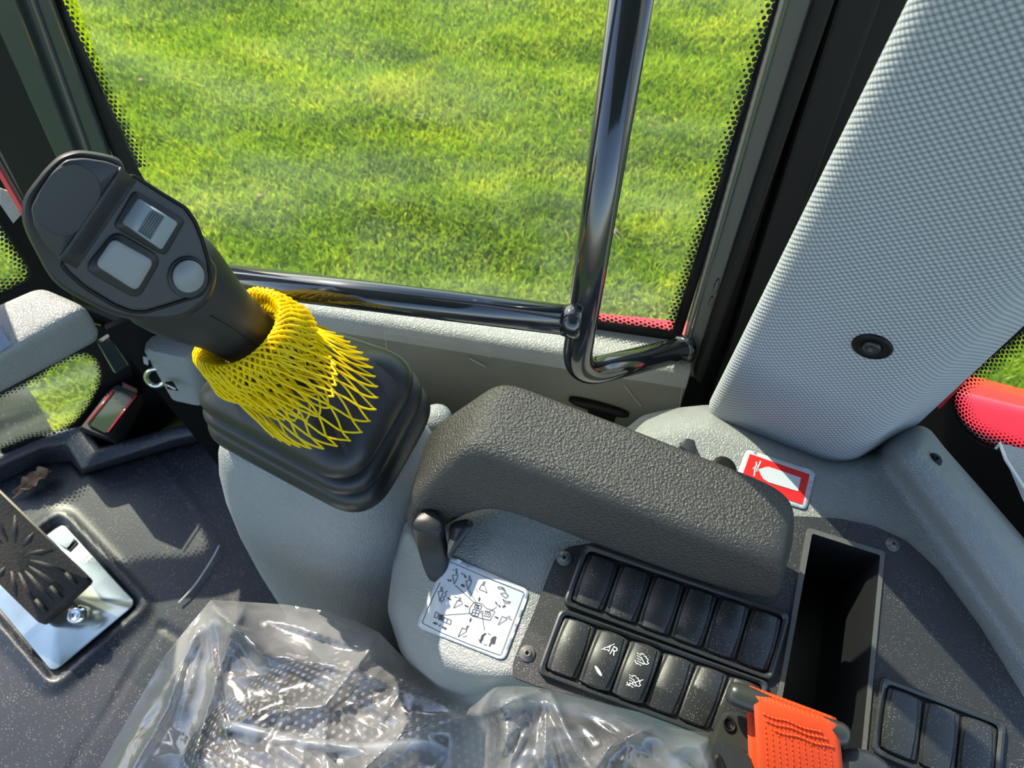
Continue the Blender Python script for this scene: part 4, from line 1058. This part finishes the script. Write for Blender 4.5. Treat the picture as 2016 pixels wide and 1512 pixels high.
# ================================================================== STICKERS
def sticker(name, label, quad, r, e, mat):
    q = r2(quad, r, 5); v, f = relief(q, lambda u, v: zdeck(u, v)+e, 9)
    t = thing(name, label, 'sticker', P(sum(p[0] for p in quad)/4, sum(p[1] for p in quad)/4, zdeck(quad[0][0], quad[0][1])))
    mk('sticker_sheet', v, f, mat, t, solid=.0003); return t
d1 = sticker('pictogram_sticker', 'white square sticker with black lever pictograms beside the switches', [(882, 1092), (1044, 1162), (993, 1302), (818, 1234)], 16, .0012, m_white)
def D(x, y): return (820+x/7.2, 1100+y/7.2)
def Ls(*pl): return [[D(x, y) for x, y in p] for p in pl]
lines = Ls([(470, 45), (720, 150), (1000, 270), (1300, 385), (1510, 470), (1524, 492), (1200, 1350), (1180, 1365), (760, 1215), (300, 1025), (95, 920), (80, 895), (230, 540), (330, 340)],
           # machine body
           [(800, 630), (830, 615), (930, 640), (990, 700), (1110, 745), (1040, 870), (940, 850), (790, 810), (745, 770), (752, 700), (800, 630)],
           [(830, 650), (925, 665), (905, 715), (815, 695), (830, 650)], [(800, 715), (893, 735), (868, 818), (780, 795), (800, 715)], [(790, 755), (880, 778)], [(845, 725), (822, 808)],
           [(850, 650), (840, 700)], [(880, 655), (870, 710)], [(870, 650), (860, 706)],
           [(915, 735), (940, 745), (942, 765), (920, 772), (905, 755), (915, 735)],
           [(985, 735), (965, 790)], [(1010, 740), (990, 795)], [(1035, 745), (1015, 800)], [(960, 735), (1040, 755)], [(940, 790), (945, 805), (1035, 825), (1050, 765)],
           # leader lines
           [(545, 375), (850, 650)], [(740, 440), (860, 650)], [(405, 795), (790, 770)], [(925, 775), (962, 1010)], [(1025, 750), (1140, 680)],
           # buckets
           [(505, 235), (580, 225), (578, 265), (530, 360), (505, 235)], [(560, 215), (553, 145)], [(572, 212), (566, 140)],
           [(697, 315), (775, 300), (770, 340), (725, 438), (697, 315)], [(745, 295), (740, 240)], [(758, 292), (754, 238)],
           [(915, 370), (960, 370), (1000, 480), (885, 430), (915, 370)], [(930, 365), (955, 318)], [(945, 368), (978, 320)],
           [(303, 465), (372, 460), (368, 500), (325, 605), (303, 465)], [(345, 455), (342, 395)], [(358, 455), (362, 400)],
           [(575, 590), (640, 600), (645, 640), (525, 695), (575, 590)], [(600, 590), (602, 535)], [(612, 590), (628, 545)],
           [(1212, 815), (1270, 835), (1272, 865), (1155, 935), (1212, 815)], [(1275, 835), (1320, 805)], [(1285, 845), (1335, 818)],
           [(645, 980), (710, 1000), (700, 1035), (588, 1105), (645, 980)], [(700, 985), (725, 940)], [(712, 992), (745, 945)],
           # wavy, crescents, plough
           [(435, 455), (405, 475), (415, 520), (380, 545), (385, 585), (350, 600), (352, 630)],
           [(1148, 400), (1200, 398), (1240, 420), (1258, 460)], [(1148, 400), (1165, 425), (1215, 425), (1258, 460)], [(1190, 492), (1260, 480), (1300, 520), (1262, 558), (1190, 492)],
           [(1222, 570), (1260, 600), (1330, 608)], [(1222, 570), (1245, 625), (1310, 630), (1330, 608)],
           [(270, 755), (310, 770), (288, 845), (248, 828), (270, 755)], [(390, 830), (490, 870), (480, 930), (370, 890), (390, 830)], [(440, 850), (420, 905)],
           [(1010, 1052), (1052, 1080)], [(950, 1215), (1000, 1220)], [(840, 420), (870, 470)], [(650, 1110), (712, 1090)], [(535, 535), (575, 550)], [(1310, 850), (1352, 862)])
v, f = ribbons(lines, 1.15, S_deck(.0017))
mk('pictogram_lines', v, f, m_ink, d1, smooth=False)
def arrow(x, y, ang, L=66, W=26):
    c, s = math.cos(ang), math.sin(ang); p = [(-L/2, -W*.3), (0, -W*.3), (0, -W*.65), (L/2, 0), (0, W*.65), (0, W*.3), (-L/2, W*.3)]
    return [D(x+a*c-b*s, y+a*s+b*c) for a, b in p]
polys = [arrow(888, 568, -1.3), arrow(762, 868, 1.9), arrow(1135, 830, .35), arrow(705, 668, 3.5), arrow(460, 565, 3.55), arrow(685, 252, 1.1), arrow(262, 915, 3.5, 76, 34), arrow(395, 980, .4, 76, 34), arrow(1130, 628, -2.2, 64), arrow(1240, 668, -.5, 64)]
bl = lambda pts: [D(x, y) for x, y in pts]
polys += [bl([(860, 1120), (900, 1150), (915, 1100), (930, 1075), (985, 1045), (990, 1055), (950, 1090), (935, 1150), (915, 1160), (930, 1200), (890, 1180), (885, 1150)]),
          bl([(1050, 1140), (1080, 1105), (1120, 1095), (1135, 1110), (1118, 1130), (1112, 1180), (1098, 1210), (1060, 1195), (1035, 1245), (1020, 1235), (1045, 1185)]),
          bl([(625, 368), (640, 358), (685, 378), (678, 402), (640, 395)]), bl([(430, 300), (450, 290), (470, 310), (492, 290), (488, 322), (460, 322)]),
          bl([(318, 785), (375, 800), (360, 880), (305, 865)])]
for cx, cy, rr in ((645, 212, 11), (328, 947, 13), (1175, 668, 14), (518, 160, 9)):
    polys += [[D(cx+rr*math.cos(a)*(1.0), cy+rr*math.sin(a)) for a in [2*math.pi*k/12 for k in range(12)]]]
v, f = fills(polys, S_deck(.0018)); mk('pictogram_solids', v, f, m_ink, d1, smooth=False)

d2 = sticker('extinguisher_sticker', 'red and white fire extinguisher sticker between armrest end and fabric pad', [(1470, 884), (1606, 928), (1588, 1004), (1440, 960)], 9, .0012, m_white)
def E(x, y): return (1400+x/6.72, 840+y/6.72)
El = lambda pts: [E(x, y) for x, y in pts]
v, f = relief(El([(515, 360), (1305, 632), (1208, 1028), (370, 760)]), lambda u, v: zdeck(u, v)+.0016, 8); mk('red_field', v, f, m_redp, d2, smooth=False)
bottle = El([(625, 560), (680, 550), (700, 538), (760, 530), (820, 548), (1190, 675), (1150, 855), (760, 735), (690, 690), (660, 640), (640, 595)])
v, f = relief(bottle, lambda u, v: zdeck(u, v)+.0020, 6); mk('bottle_symbol', v, f, m_white, d2, smooth=False)
v, f = ribbons([El([(655, 455), (610, 560), (605, 590)]), El([(598, 470), (600, 520), (560, 550)]), El([(555, 550), (640, 570)]), El([(580, 560), (570, 650)])], 3.0, S_deck(.0020)); mk('valve_symbol', v, f, m_white, d2, smooth=False)
# number along the edge
def text_on(txt, org, ex, ey, S, size, mat, parent, nm):
    c = bpy.data.curves.new('t', 'FONT'); c.body = txt; c.size = 1.0; c.resolution_u = 2
    o = bpy.data.objects.new('t', c); COL.objects.link(o)
    me = bpy.data.meshes.new_from_object(o.evaluated_get(bpy.context.evaluated_depsgraph_get()))
    vs = [S(org[0]+(q.co.x*ex[0]+q.co.y*ey[0])*size, org[1]+(q.co.x*ex[1]+q.co.y*ey[1])*size) for q in me.vertices]
    fs = [tuple(p.vertices) for p in me.polygons]
    bpy.data.objects.remove(o); bpy.data.curves.remove(c)
    return mk(nm, vs, fs, mat, parent, smooth=False)
a = Vector(E(1285, 1000)); b = Vector(E(1345, 690)); dd = (b-a); LL = dd.length; dd.normalize()
text_on('0 3361 201 26', (a.x, a.y), (dd.x, dd.y), (dd.y, -dd.x), S_deck(.0022), LL/6.4, m_redp, d2, 'printed_number')

# ================================================================== FABRIC PAD
fp = thing('fabric_pillar_pad', 'tall grey woven fabric pad covering the right pillar', 'pad', P(1580, 880, .53))
foot4 = [P(1389, 780, .53), P(1393, 838, .53), P(1642, 940, .53), P(1700, 902, .53), P(1814, 835, .53), P(1720, 760, .53)]
cf = sum(foot4, Vector())/6
rings = []; uvr = []
hs = [(.530, .93), (.531, .965), (.534, .99), (.540, 1.0)]+[(.56+.045*k, 1.0) for k in range(22)]
tmp = []
for z, s in hs:
    q = [Vector((cf.x+(p.x-cf.x)*s, cf.y+(p.y-cf.y)*s, z)) for p in foot4]
    tmp.append(rpoly(q, [.03, .028, .022, .05, .012, .02], 7))
vs, fs = loft(tmp)
n = len(tmp[0]); uvs = []
for r in tmp:
    s = 0
    base = tmp[4]
    for j in range(n):
        if j: s += (base[j]-base[j-1]).length
        uvs.append((s/.0042, r[j].z/.0036))
uvs += [(0, 0)]*(len(vs)-len(uvs))
mk('fabric_cover', vs, fs, m_fab, fp, uv=uvs)
# screw with dished washer on the main face
fn = (foot4[2]-foot4[1]).cross(Vector((0, 0, 1))).normalized()
if fn.y > 0: fn = -fn
cw = on_plane(1717, 682, foot4[1]+fn*0.0, fn)
wsh = mk('dished_washer', *lathe(cw, fn, [(.0112, -.002), (.0112, .0006), (.0095, .0018), (.0060, .0008), (.0055, .0002)], 28), m_black, fp)
mk('torx_screw', *lathe(cw, fn, [(.0052, -.001), (.0052, .0016), (.0040, .0024), (.0016, .0024), (.0013, .0010)], 18), m_rim, wsh)

# ================================================================== GRAB RAIL
gr = thing('grab_rail', 'glossy black tubular grab rail framing the side window', 'rail', G(1140, 690, -.05))
R_ = .0108
pb = W_on(1144, 650, .052)
ptop = on_plane(1243, 0, pb, gn); pt2 = pb+(ptop-pb)*1.35
bend = W_on(1130, 740, .055)
endp = G(1345, 688, -.024)
pth = fillet([pt2, bend, endp], .032, 14)
mk('upright_tube', *tube(pth, R_, 24), m_glossblk, gr)
ra = W_on(1112, 630, .052); rb_ = ra+(W_on(440, 548, .060)-ra)*1.2
ve = (ra-rb_).normalized()
mk('cross_tube', *tube([rb_, ra+ve*.010], .0105, 22), m_glossblk, gr)
mk('weld_bead', *lathe(ra+ve*.004, ve, [(.0108, -.005), (.0118, -.001), (.0124, .003), (.0110, .007)], 24), m_glossblk, gr)
mk('weld_bead', *lathe(endp, (endp-bend).normalized(), [(.0112, -.006), (.0120, -.002), (.0126, .002)], 24), m_glossblk, gr)

# ================================================================== LEFT SIDE FITTINGS
def looped(pxs, z, r=.006, seg=3): return rpoly([P(u, v, z) for u, v in pxs], r, seg)
dp = thing('dash_pad', 'grey grained ledge pad at the left under the front window', 'dash pad', P(60, 690, .43))
mk('pad_shell', *loft([looped([(-120, 656), (80, 566), (172, 604), (-120, 770)], .500, .012, 4), looped([(-126, 652), (80, 561), (180, 606), (-126, 776)], .494, .012, 4), looped([(-126, 700), (90, 590), (211, 660), (-126, 836)], .440, .012, 4), looped([(-126, 720), (95, 600), (200, 672), (-126, 846)], .436, .012, 4)]), m_grey, dp, sub=1)
mk('protective_film', *loft([looped([(-120, 640), (0, 640), (22, 679), (-120, 760)], .5012, .001, 2), looped([(-120, 640), (0, 640), (22, 679), (-120, 760)], .5006, .001, 2)]), M('blue_white_film', (.22, .28, .36), .25), dp, smooth=False)
sb_ = mk('support_strap', *loft([looped([(189, 672), (212, 657), (216, 662), (194, 678)], .43, .001, 1), looped([(222, 730), (250, 714), (254, 719), (227, 736)], .36, .001, 1)]), m_pillar, None, smooth=False,
         label='olive flat metal strap under the grey ledge pad', cat='bracket')
lc = thing('latch_cover', 'grey plastic latch housing with a steel ring, left of the boot', 'latch', P(340, 760, .33))
mk('housing', *loft([looped([(304, 640), (372, 654), (384, 690), (370, 706), (292, 690)], .402, .006, 3), looped([(298, 634), (384, 660), (398, 695), (374, 716), (282, 696)], .397, .006, 3), looped([(300, 660), (400, 700), (420, 790), (392, 800), (338, 788), (300, 720)][:5], .34, .006, 3)]), m_grey, lc, bevel=.001)
mk('steel_ring', *tube([P(308+20*math.cos(a), 742+17*math.sin(a), .365-.012*math.sin(a)) for a in [math.pi*2*k/24 for k in range(25)]], .003, 10), m_chrome, lc, label='bright steel striker ring')
mk('slot', *loft([looped([(324, 752), (340, 750), (352, 770), (330, 766)], .372, .001, 1), looped([(324, 752), (340, 750), (352, 770), (330, 766)], .37, .001, 1)]), m_black, lc, smooth=False)
mk('steel_pin', *tube([P(327, 757, .374), P(346, 766, .374)], .0012, 8), m_chrome, lc)
mk('catch_block', *loft([looped([(281, 701), (292, 704), (292, 720), (283, 716)], .39, .001, 1), looped([(281, 701), (292, 704), (292, 720), (283, 716)], .384, .001, 1)]), m_icon, lc, smooth=False)
gp = thing('corner_step_plate', 'dark glossy box with thin red edges low in the front corner', 'box', P(215, 830, .02))
mk('glossy_panel', *loft([looped([(229, 757), (271, 771), (208, 853), (170, 834)], .125, .003, 2), looped([(229, 757), (271, 771), (208, 853), (170, 834)], .10, .003, 2)]), M('dark_green_gloss', (.03, .045, .03), .12), gp, smooth=False)
mk('box_side', *loft([looped([(222, 760), (280, 775), (214, 862), (160, 840)], .120, .003, 2), looped([(222, 770), (285, 790), (240, 880), (150, 850)], .02, .003, 2)]), m_black, gp, smooth=False)
for pq in ([(224, 768), (172, 832)], [(268, 778), (212, 851)]):
    mk('red_edge', *tube([P(*pq[0], .127), P(*pq[1], .127)], .0011, 6), m_red, gp)
mk('metal_clip', *loft([looped([(241, 752), (270, 766), (270, 774), (241, 762)], .135, .001, 1), looped([(241, 752), (270, 766), (270, 774), (241, 762)], .13, .001, 1)]), M('rusty_clip', (.35, .18, .12), .3, metal=.7), gp, smooth=False)

# ---- pedal
pd = thing('foot_pedal', 'black ribbed foot pedal over a zinc-plated mounting plate', 'pedal', P(110, 1180, 0))
def zr(pxs, z, r): return rpoly([P(u, v, z) for u, v in pxs], r, 4)
mk('mounting_plate', *loft([zr(plate_px, .001, .012), zr(plate_px, .0065, .012), zr([(123, 1033), (265, 1188), (104, 1321), (-38, 1150)], .0075, .012)]), m_zinc, pd, label='bright zinc-plated floor plate', auto=40)
# small raised plate corner with notch
mk('plate_tab', *loft([zr([(124, 1036), (148, 1058), (132, 1080), (96, 1058)], .0078, .005), zr([(124, 1036), (148, 1058), (132, 1080), (96, 1058)], .012, .005)]), m_zinc, pd, smooth=False)
mk('plate_notch', *loft([zr([(131, 1080), (150, 1062), (154, 1068), (137, 1086)], .0078, .001), zr([(131, 1080), (150, 1062), (154, 1068), (137, 1086)], .0092, .001)]), m_black, pd, smooth=False)
def pdl(x, y, e=0.0):   # pad surface: x across 0..1, y along 0..1 towards the toe
    nr, nl, tr_, tl_ = Vector((176, 1140)), Vector((78, 1229)), Vector((-30, 940)), Vector((-135, 1020))
    q = (nl.lerp(nr, x)).lerp(tl_.lerp(tr_, x), y)
    return P(q.x, q.y, .060+.080*y+e)
n_ = 6
top_ = [pdl(x, y) for x, y in ((0, 0), (1, 0), (1, 1), (0, 1))]; botm = [p-Vector((0, 0, .014)) for p in top_]
mk('pedal_pad', *loft([rpoly(botm, .006, 3), rpoly([p-Vector((0, 0, .002)) for p in top_], .006, 3), shrink(rpoly(top_, .006, 3), .985)]), m_pedal, pd, auto=40)
mk('pedal_edge', *tube([pdl(1.0, .02, -.002), pdl(1.0, .95, -.002)], .0022, 8), M('worn_tan_edge', (.25, .21, .15), .6), pd)
# radiating ribs
cen_ = (.45, .45)
for a in [k*math.pi/7+.1 for k in range(14)]:
    dx, dy = math.cos(a), math.sin(a)*.55
    p0 = (cen_[0]+dx*.20, cen_[1]+dy*.22); p1 = (min(.94, max(.06, cen_[0]+dx*.55)), cen_[1]+dy*.75)
    mk('pedal_rib', *tube([pdl(*p0, -.002), pdl((p0[0]+p1[0])/2, (p0[1]+p1[1])/2, -.0022), pdl(*p1, -.002)], [.003, .0046, .003], 8), m_pedal, pd)
for x in (.2, .5, .8):
    mk('pedal_rib', *tube([pdl(x, .03, .0008), pdl(x+.02, .14, .0008)], .003, 8), m_pedal, pd)
br = [(96, 1225), (135, 1190), (178, 1215), (150, 1240), (108, 1240)]
mk('hinge_bracket', *loft([zr([(88, 1222), (140, 1176), (172, 1208), (108, 1236)], .008, .004), zr([(92, 1222), (142, 1180), (166, 1206), (112, 1232)], .042, .004)]), m_pedal, pd, smooth=False)
mk('hinge_bolt', *lathe(P(149, 1211, .043), (.1, -.2, 1), [(.0125, -.02), (.0125, 0), (.0105, .001), (.0095, .0045), (.006, .005), (.005, .003)], 6*4), m_chrome, pd, label='round steel bolt head')
# ---- oak leaf on the mat
lf = thing('oak_leaf', 'curled brown oak leaf lying on the dark mat', 'leaf', P(70, 955, 0))
tip, base_ = P(34, 976, .006), P(102, 928, .016)
ax = (base_-tip); Lf = ax.length; ax.normalize(); sdv = Vector((-ax.y, ax.x, 0)).normalized(); vs = []; NL = 34
for i in range(NL+1):
    t = i/NL; env = math.sin(math.pi*min(1, t*1.02))**.6*(.42+.62*t)*.5
    lob = (.62+.38*abs(math.sin(t*math.pi*4.2)))
    wv_ = Lf*.62*env*lob
    c = tip.lerp(base_, t)
    for k in (-1, -.5, 0, .5, 1):
        vs.append(c+sdv*wv_*k+Vector((0, 0, .002+.010*abs(k)**1.5+.003*math.sin(t*14+k*2))))
fs = [(i*5+j, i*5+j+1, (i+1)*5+j+1, (i+1)*5+j) for i in range(NL) for j in range(4)]
bl_ = mk('leaf_blade', vs, fs, m_leaf, lf, solid=.0006)
mk('leaf_vein', *tube([tip+(tip-base_)*.12+Vector((0, 0, .001)), tip.lerp(base_, .5)+Vector((0, 0, .004)), base_+Vector((0, 0, .002))], .0009, 6), M('pale_vein', (.38, .24, .13), .6), lf)
# clear edge line on floor (thin plastic strip)
mk('clear_strip', *tube(smooth_line([P(432, 1073, .012), P(418, 1100, .010), P(385, 1150, .008), P(352, 1187, .006)], 5), .0012, 6), m_line, None, label='thin clear plastic edge strip on the mat beside the pedestal', cat='strip')

# ================================================================== KNOB behind the armrest
kb = thing('catch_knob', 'small black catch on the console beyond the armrest', 'catch', P(1352, 890, .55))
mk('catch_body', *loft([looped([(1332, 884), (1350, 862), (1368, 866), (1371, 892), (1350, 902)], .582, .002, 3), looped([(1336, 890), (1352, 872), (1370, 876), (1370, 900), (1350, 908)], .552, .002, 3)]), m_rim, kb, bevel=.001)
mk('metal_pin', *tube([P(1340, 877, .574), P(1358, 867, .578)], .0016, 8), m_chrome, kb)
mk('grommet', *lathe(P(1424, 922, zdeck(1424, 922)), (0, 0, 1), [(.009, -.002), (.009, .001), (.007, .002), (.003, .0015)], 20), m_black, None, label='flat black grommet in the console behind the armrest', cat='grommet')

# ================================================================== SEAT AND ITS PLASTIC COVER
cush = r2([(425, 1392), (560, 1300), (700, 1306), (820, 1350), (900, 1392), (1000, 1400), (1170, 1416), (1250, 1480), (1280, 1640), (330, 1640), (360, 1470)], 40, 5)
def zs(u, v):
    z = .43+.030*sstep(1300, 1600, v)
    z += .012*math.exp(-(dpoly(u, v, [(440, 1425), (600, 1465), (720, 1475), (840, 1462)], False)/16)**2)
    z += .012*math.exp(-(dpoly(u, v, [(570, 1365), (700, 1380), (820, 1370)], False)/20)**2)
    z += .010*math.exp(-(dpoly(u, v, [(1000, 1512), (1080, 1450), (1180, 1440), (1290, 1480)], False)/22)**2)
    d = dpoly(u, v, cush); z -= .05*(1-min(1, d/60))**2
    return z
so = thing('seat', 'black operator seat cushion with pale dots, mostly under plastic', 'seat', P(850, 1500, .1))
co_ = mk('seat_cushion', *relief(cush, zs, 14, skirt=.34), m_seat, so); weld(co_)
for ln in ([(440, 1425), (600, 1465), (720, 1475), (840, 1462)], [(1000, 1520), (1080, 1450), (1180, 1440), (1290, 1480)]):
    mk('piping', *tube([P(x, y, zs(x, y)+.002) for x, y in dens(ln, 20, False)], .004, 8), M('seat_piping', (.16, .18, .21), .4), so)
cov = [(415, 1181), (470, 1184), (560, 1190), (640, 1203), (700, 1222), (745, 1244), (790, 1290), (830, 1325), (880, 1352), (915, 1366), (960, 1354), (1020, 1350), (1080, 1356), (1140, 1366), (1190, 1382), (1240, 1402), (1290, 1424), (1330, 1434), (1400, 1444), (1420, 1500), (1420, 1640), (120, 1640), (195, 1512), (260, 1400), (325, 1290), (372, 1232)]
def rid(p, o=4):
    s = 0; a = 1; f = 1
    for _ in range(o):
        s += a*(1-abs(noise.noise(p*f))*2.2); a *= .5; f *= 2.1
    return s
CRE = []
rc = random.Random(5)
for ax_, ay_, a0_, a1_, n_c in ((415, 1185, 15, 118, 20), (1075, 1360, 20, 150, 20), (820, 1250, 80, 170, 10), (640, 1330, 0, 180, 16), (330, 1420, 30, 120, 10), (1250, 1440, 30, 150, 12), (520, 1450, -30, 60, 10)):
    for _ in range(n_c):
        a = math.radians(rc.uniform(a0_, a1_)); d0 = rc.uniform(10, 150); L_ = rc.uniform(50, 220)
        CRE.append((ax_+math.cos(a)*d0, ay_+math.sin(a)*d0, ax_+math.cos(a+rc.uniform(-.2, .2))*(d0+L_), ay_+math.sin(a)*(d0+L_), rc.uniform(.0015, .0060)*rc.choice((1, 1, -1)), rc.uniform(5, 11)))
def zc(u, v):
    z = .455+.020*sstep(1250, 1560, v)-.035*sstep(520, 250, u)
    # main folds
    for ln, h_, w_ in (([(415, 1185), (520, 1290), (700, 1320), (900, 1400)], .014, 20), ([(745, 1250), (720, 1290), (640, 1390), (560, 1400)], .016, 14),
                     ([(1060, 1358), (960, 1400), (800, 1440), (620, 1600)], .022, 20), ([(1080, 1358), (1120, 1450), (1180, 1540)], .016, 12), ([(1290, 1428), (1200, 1470), (1120, 1600)], .014, 14),
                     ([(400, 1200), (330, 1400), (240, 1560)], .014, 18), ([(480, 1190), (440, 1300), (380, 1500)], .012, 10), ([(980, 1360), (1000, 1460), (960, 1560)], .010, 10)):
        z += h_*math.exp(-dpoly(u, v, ln, False)/w_)
    p = Vector((u*.0045+.0035*v, v*.008-.003*u, 1.3)); z += .0045*(rid(p, 2)-.8)
    for x1, y1, x2, y2, hh, ww in CRE:
        if min(x1, x2)-50 < u < max(x1, x2)+50 and min(y1, y2)-50 < v < max(y1, y2)+50:
            dx, dy = x2-x1, y2-y1; t = max(0, min(1, ((u-x1)*dx+(v-y1)*dy)/(dx*dx+dy*dy)))
            q = math.hypot(u-x1-t*dx, v-y1-t*dy); z += hh*math.exp(-q/ww)*math.sin(math.pi*(.1+.8*t))
    z += .125*sstep(880, 1010, u)+.03*sstep(1420, 1330, v)*sstep(880, 1010, u)*0
    d = dpoly(u, v, cov)
    z -= .028*(1-min(1, d/34))**2
    return z
pc = mk('plastic_seat_cover', *relief(cov, zc, 6, skirt=.0), m_poly, label='crumpled clear polythene sheet draped over the seat', cat='cover')

# ================================================================== SEAT BELT
bl2 = thing('seat_belt', 'orange seat belt webbing looped on a bar with a black buckle', 'seat belt', P(1560, 1480, .50))
ZB = .600
def web(s, t):     # s across, t along (0 at bar)
    L0, L1, R0_, R1_ = (1482, 1358), (1484, 1660), (1648, 1421), (1690, 1660)
    lx = 1482+10*math.sin(min(1, t*1.3)*math.pi*.5) if t < .5 else 1482+10*math.sin(.65*math.pi*.5)-4*(t-.5)
    u = (1-s)*lx+s*(1648+26*t**.8); v = (1-s)*(1358+302*t)+s*(1420+250*t)
    z = ZB-.030*t*t+.0035*math.sin(s*math.pi)*(1-t)+(-.004 if t < .02 else 0)
    return u, v, z
NS, NT_ = 14, 30; vs = []
for j in range(NT_+1):
    for i in range(NS+1):
        u, v, z = web(i/NS, j/NT_); vs.append(P(u, v, z))
fs = [(j*(NS+1)+i, j*(NS+1)+i+1, (j+1)*(NS+1)+i+1, (j+1)*(NS+1)+i) for j in range(NT_) for i in range(NS)]
mk('webbing', vs, fs, m_orange, bl2, solid=.0016)
# folded return layer under the bar
vs = []
for j in range(13):
    a = math.pi*j/12
    for i in range(NS+1):
        s = i/NS; u, v, z = web(s, 0); p = P(u, v, z)
        back = (P(*web(s, .3)[:2], z)-p).normalized()
        vs.append(p-Vector((0, 0, .007*(1-math.cos(a))))-back*.003*math.sin(a)+(back*(.0) if j < 12 else Vector()))
for j in range(1, 6):
    for i in range(NS+1):
        s = i/NS; u, v, z = web(s, 0); p = P(u, v, z); back = (P(*web(s, .3)[:2], z)-p).normalized()
        vs.append(p-Vector((0, 0, .014+.001*j))+back*.012*j)
fs = [(j*(NS+1)+i, j*(NS+1)+i+1, (j+1)*(NS+1)+i+1, (j+1)*(NS+1)+i) for j in range(17) for i in range(NS)]
mk('webbing_return', vs, fs, m_orange, bl2, solid=.0014)
# stitching: two bar rows and long rows
def wS(s, t, e=.0010): u, v, z = web(s, t); return P(u, v, z+e)
stt = []
for r_, (sa, sb2) in enumerate(((.10, .80), (.13, .86), (.22, .92))):
    for k in range(15):
        s = sa+(sb2-sa)*k/15; t0 = .135+.04*r_*(1 if r_ < 2 else 1.1)+.02*math.sin(k*.8)*.3; stt.append(tube([wS(s, t0, .0004), wS(s+.022, t0+.003, .0012), wS(s+.042, t0+.004, .0004)], .00045, 5))
for q in range(11):
    s = .12+.075*q
    for k in range(20):
        t = .21+.035*k
        if t < .95: stt.append(tube([wS(s, t, .0003), wS(s+.002, t+.010, .0007), wS(s, t+.022, .0003)], .00022, 5))
mk('stitching', *join(*stt), m_orange2, bl2, kind='stuff')
bar0, bar1 = P(1438, 1362, ZB-.006), P(1664, 1450, ZB-.006)
dv = (bar1-bar0).normalized()
mk('belt_bar', *tube([bar0-dv*.0015, bar0, bar0+dv*.003, bar1-dv*.003, bar1, bar1+dv*.0015], [.004, .0058, .0066, .0066, .0058, .004], 14), m_buck, bl2)
rings = []
for q, z in (([(1420, 1404), (1452, 1402), (1492, 1424), (1492, 1600), (1372, 1600), (1385, 1500)], .560), ([(1418, 1402), (1452, 1399), (1498, 1424), (1500, 1600), (1368, 1600), (1380, 1500)], .572), ([(1424, 1408), (1450, 1406), (1490, 1428), (1490, 1600), (1382, 1600), (1394, 1500)], .578)):
    rings.append(looped(q, z, .006, 4))
bk = mk('buckle', *loft(rings), m_buck, bl2, auto=50)
mk('buckle_slot', *loft([[P(1436+13*s*math.cos(a)+4*math.sin(a)*s, 1426+17*s*math.sin(a), z) for a in [2*math.pi*k/20 for k in range(20)]] for s, z in ((1, .5775), (1, .5790), (.7, .5795), (.6, .5780))]), m_black, bk)
rings = []
for q, z in (([(1402, 1462), (1416, 1456), (1470, 1476), (1486, 1500), (1486, 1620), (1386, 1620)], .577), ([(1404, 1464), (1418, 1459), (1468, 1479), (1482, 1502), (1482, 1620), (1390, 1620)], .5835)):
    rings.append(looped(q, z, .004, 4))
mk('release_cover', *loft(rings), m_rim, bk, auto=50)
mk('buckle_slot', *loft([[P(1418+10*s*math.cos(a)+5*math.sin(a)*s, 1508+24*s*math.sin(a), z) for a in [2*math.pi*k/20 for k in range(20)]] for s, z in ((1, .583), (1, .5845), (.6, .584))]), m_black, bk)
# black knob at the frame edge right of the belt
mk('black_knob', *lathe(P(1700, 1560, .585), (0, 0, 1), [(.022, -.02), (.022, 0), (.019, .004), (.01, .006)], 28), m_rim, None, label='round black cap at the bottom edge right of the orange belt', cat='cap')
# pale flat sheet in front of rear glass
t_ = thing('pale_sheet', 'pale blue-grey flat sheet at the right edge before the rear glass', 'plate', P(2016, 960, .50))
mk('sheet_face', *loft([looped([(1966, 872), (2110, 905), (2110, 1120), (2016, 990)], .56, .004, 3), looped([(1966, 872), (2110, 905), (2110, 1120), (2016, 990)], .555, .004, 3)]), m_greyL, t_, smooth=False)
mk('sheet_rim', *tube([P(1960, 884, .56), P(1968, 872, .563), P(1980, 905, .563), P(2016, 960, .563), P(2090, 1070, .563)], .0012, 6), m_icon, t_)
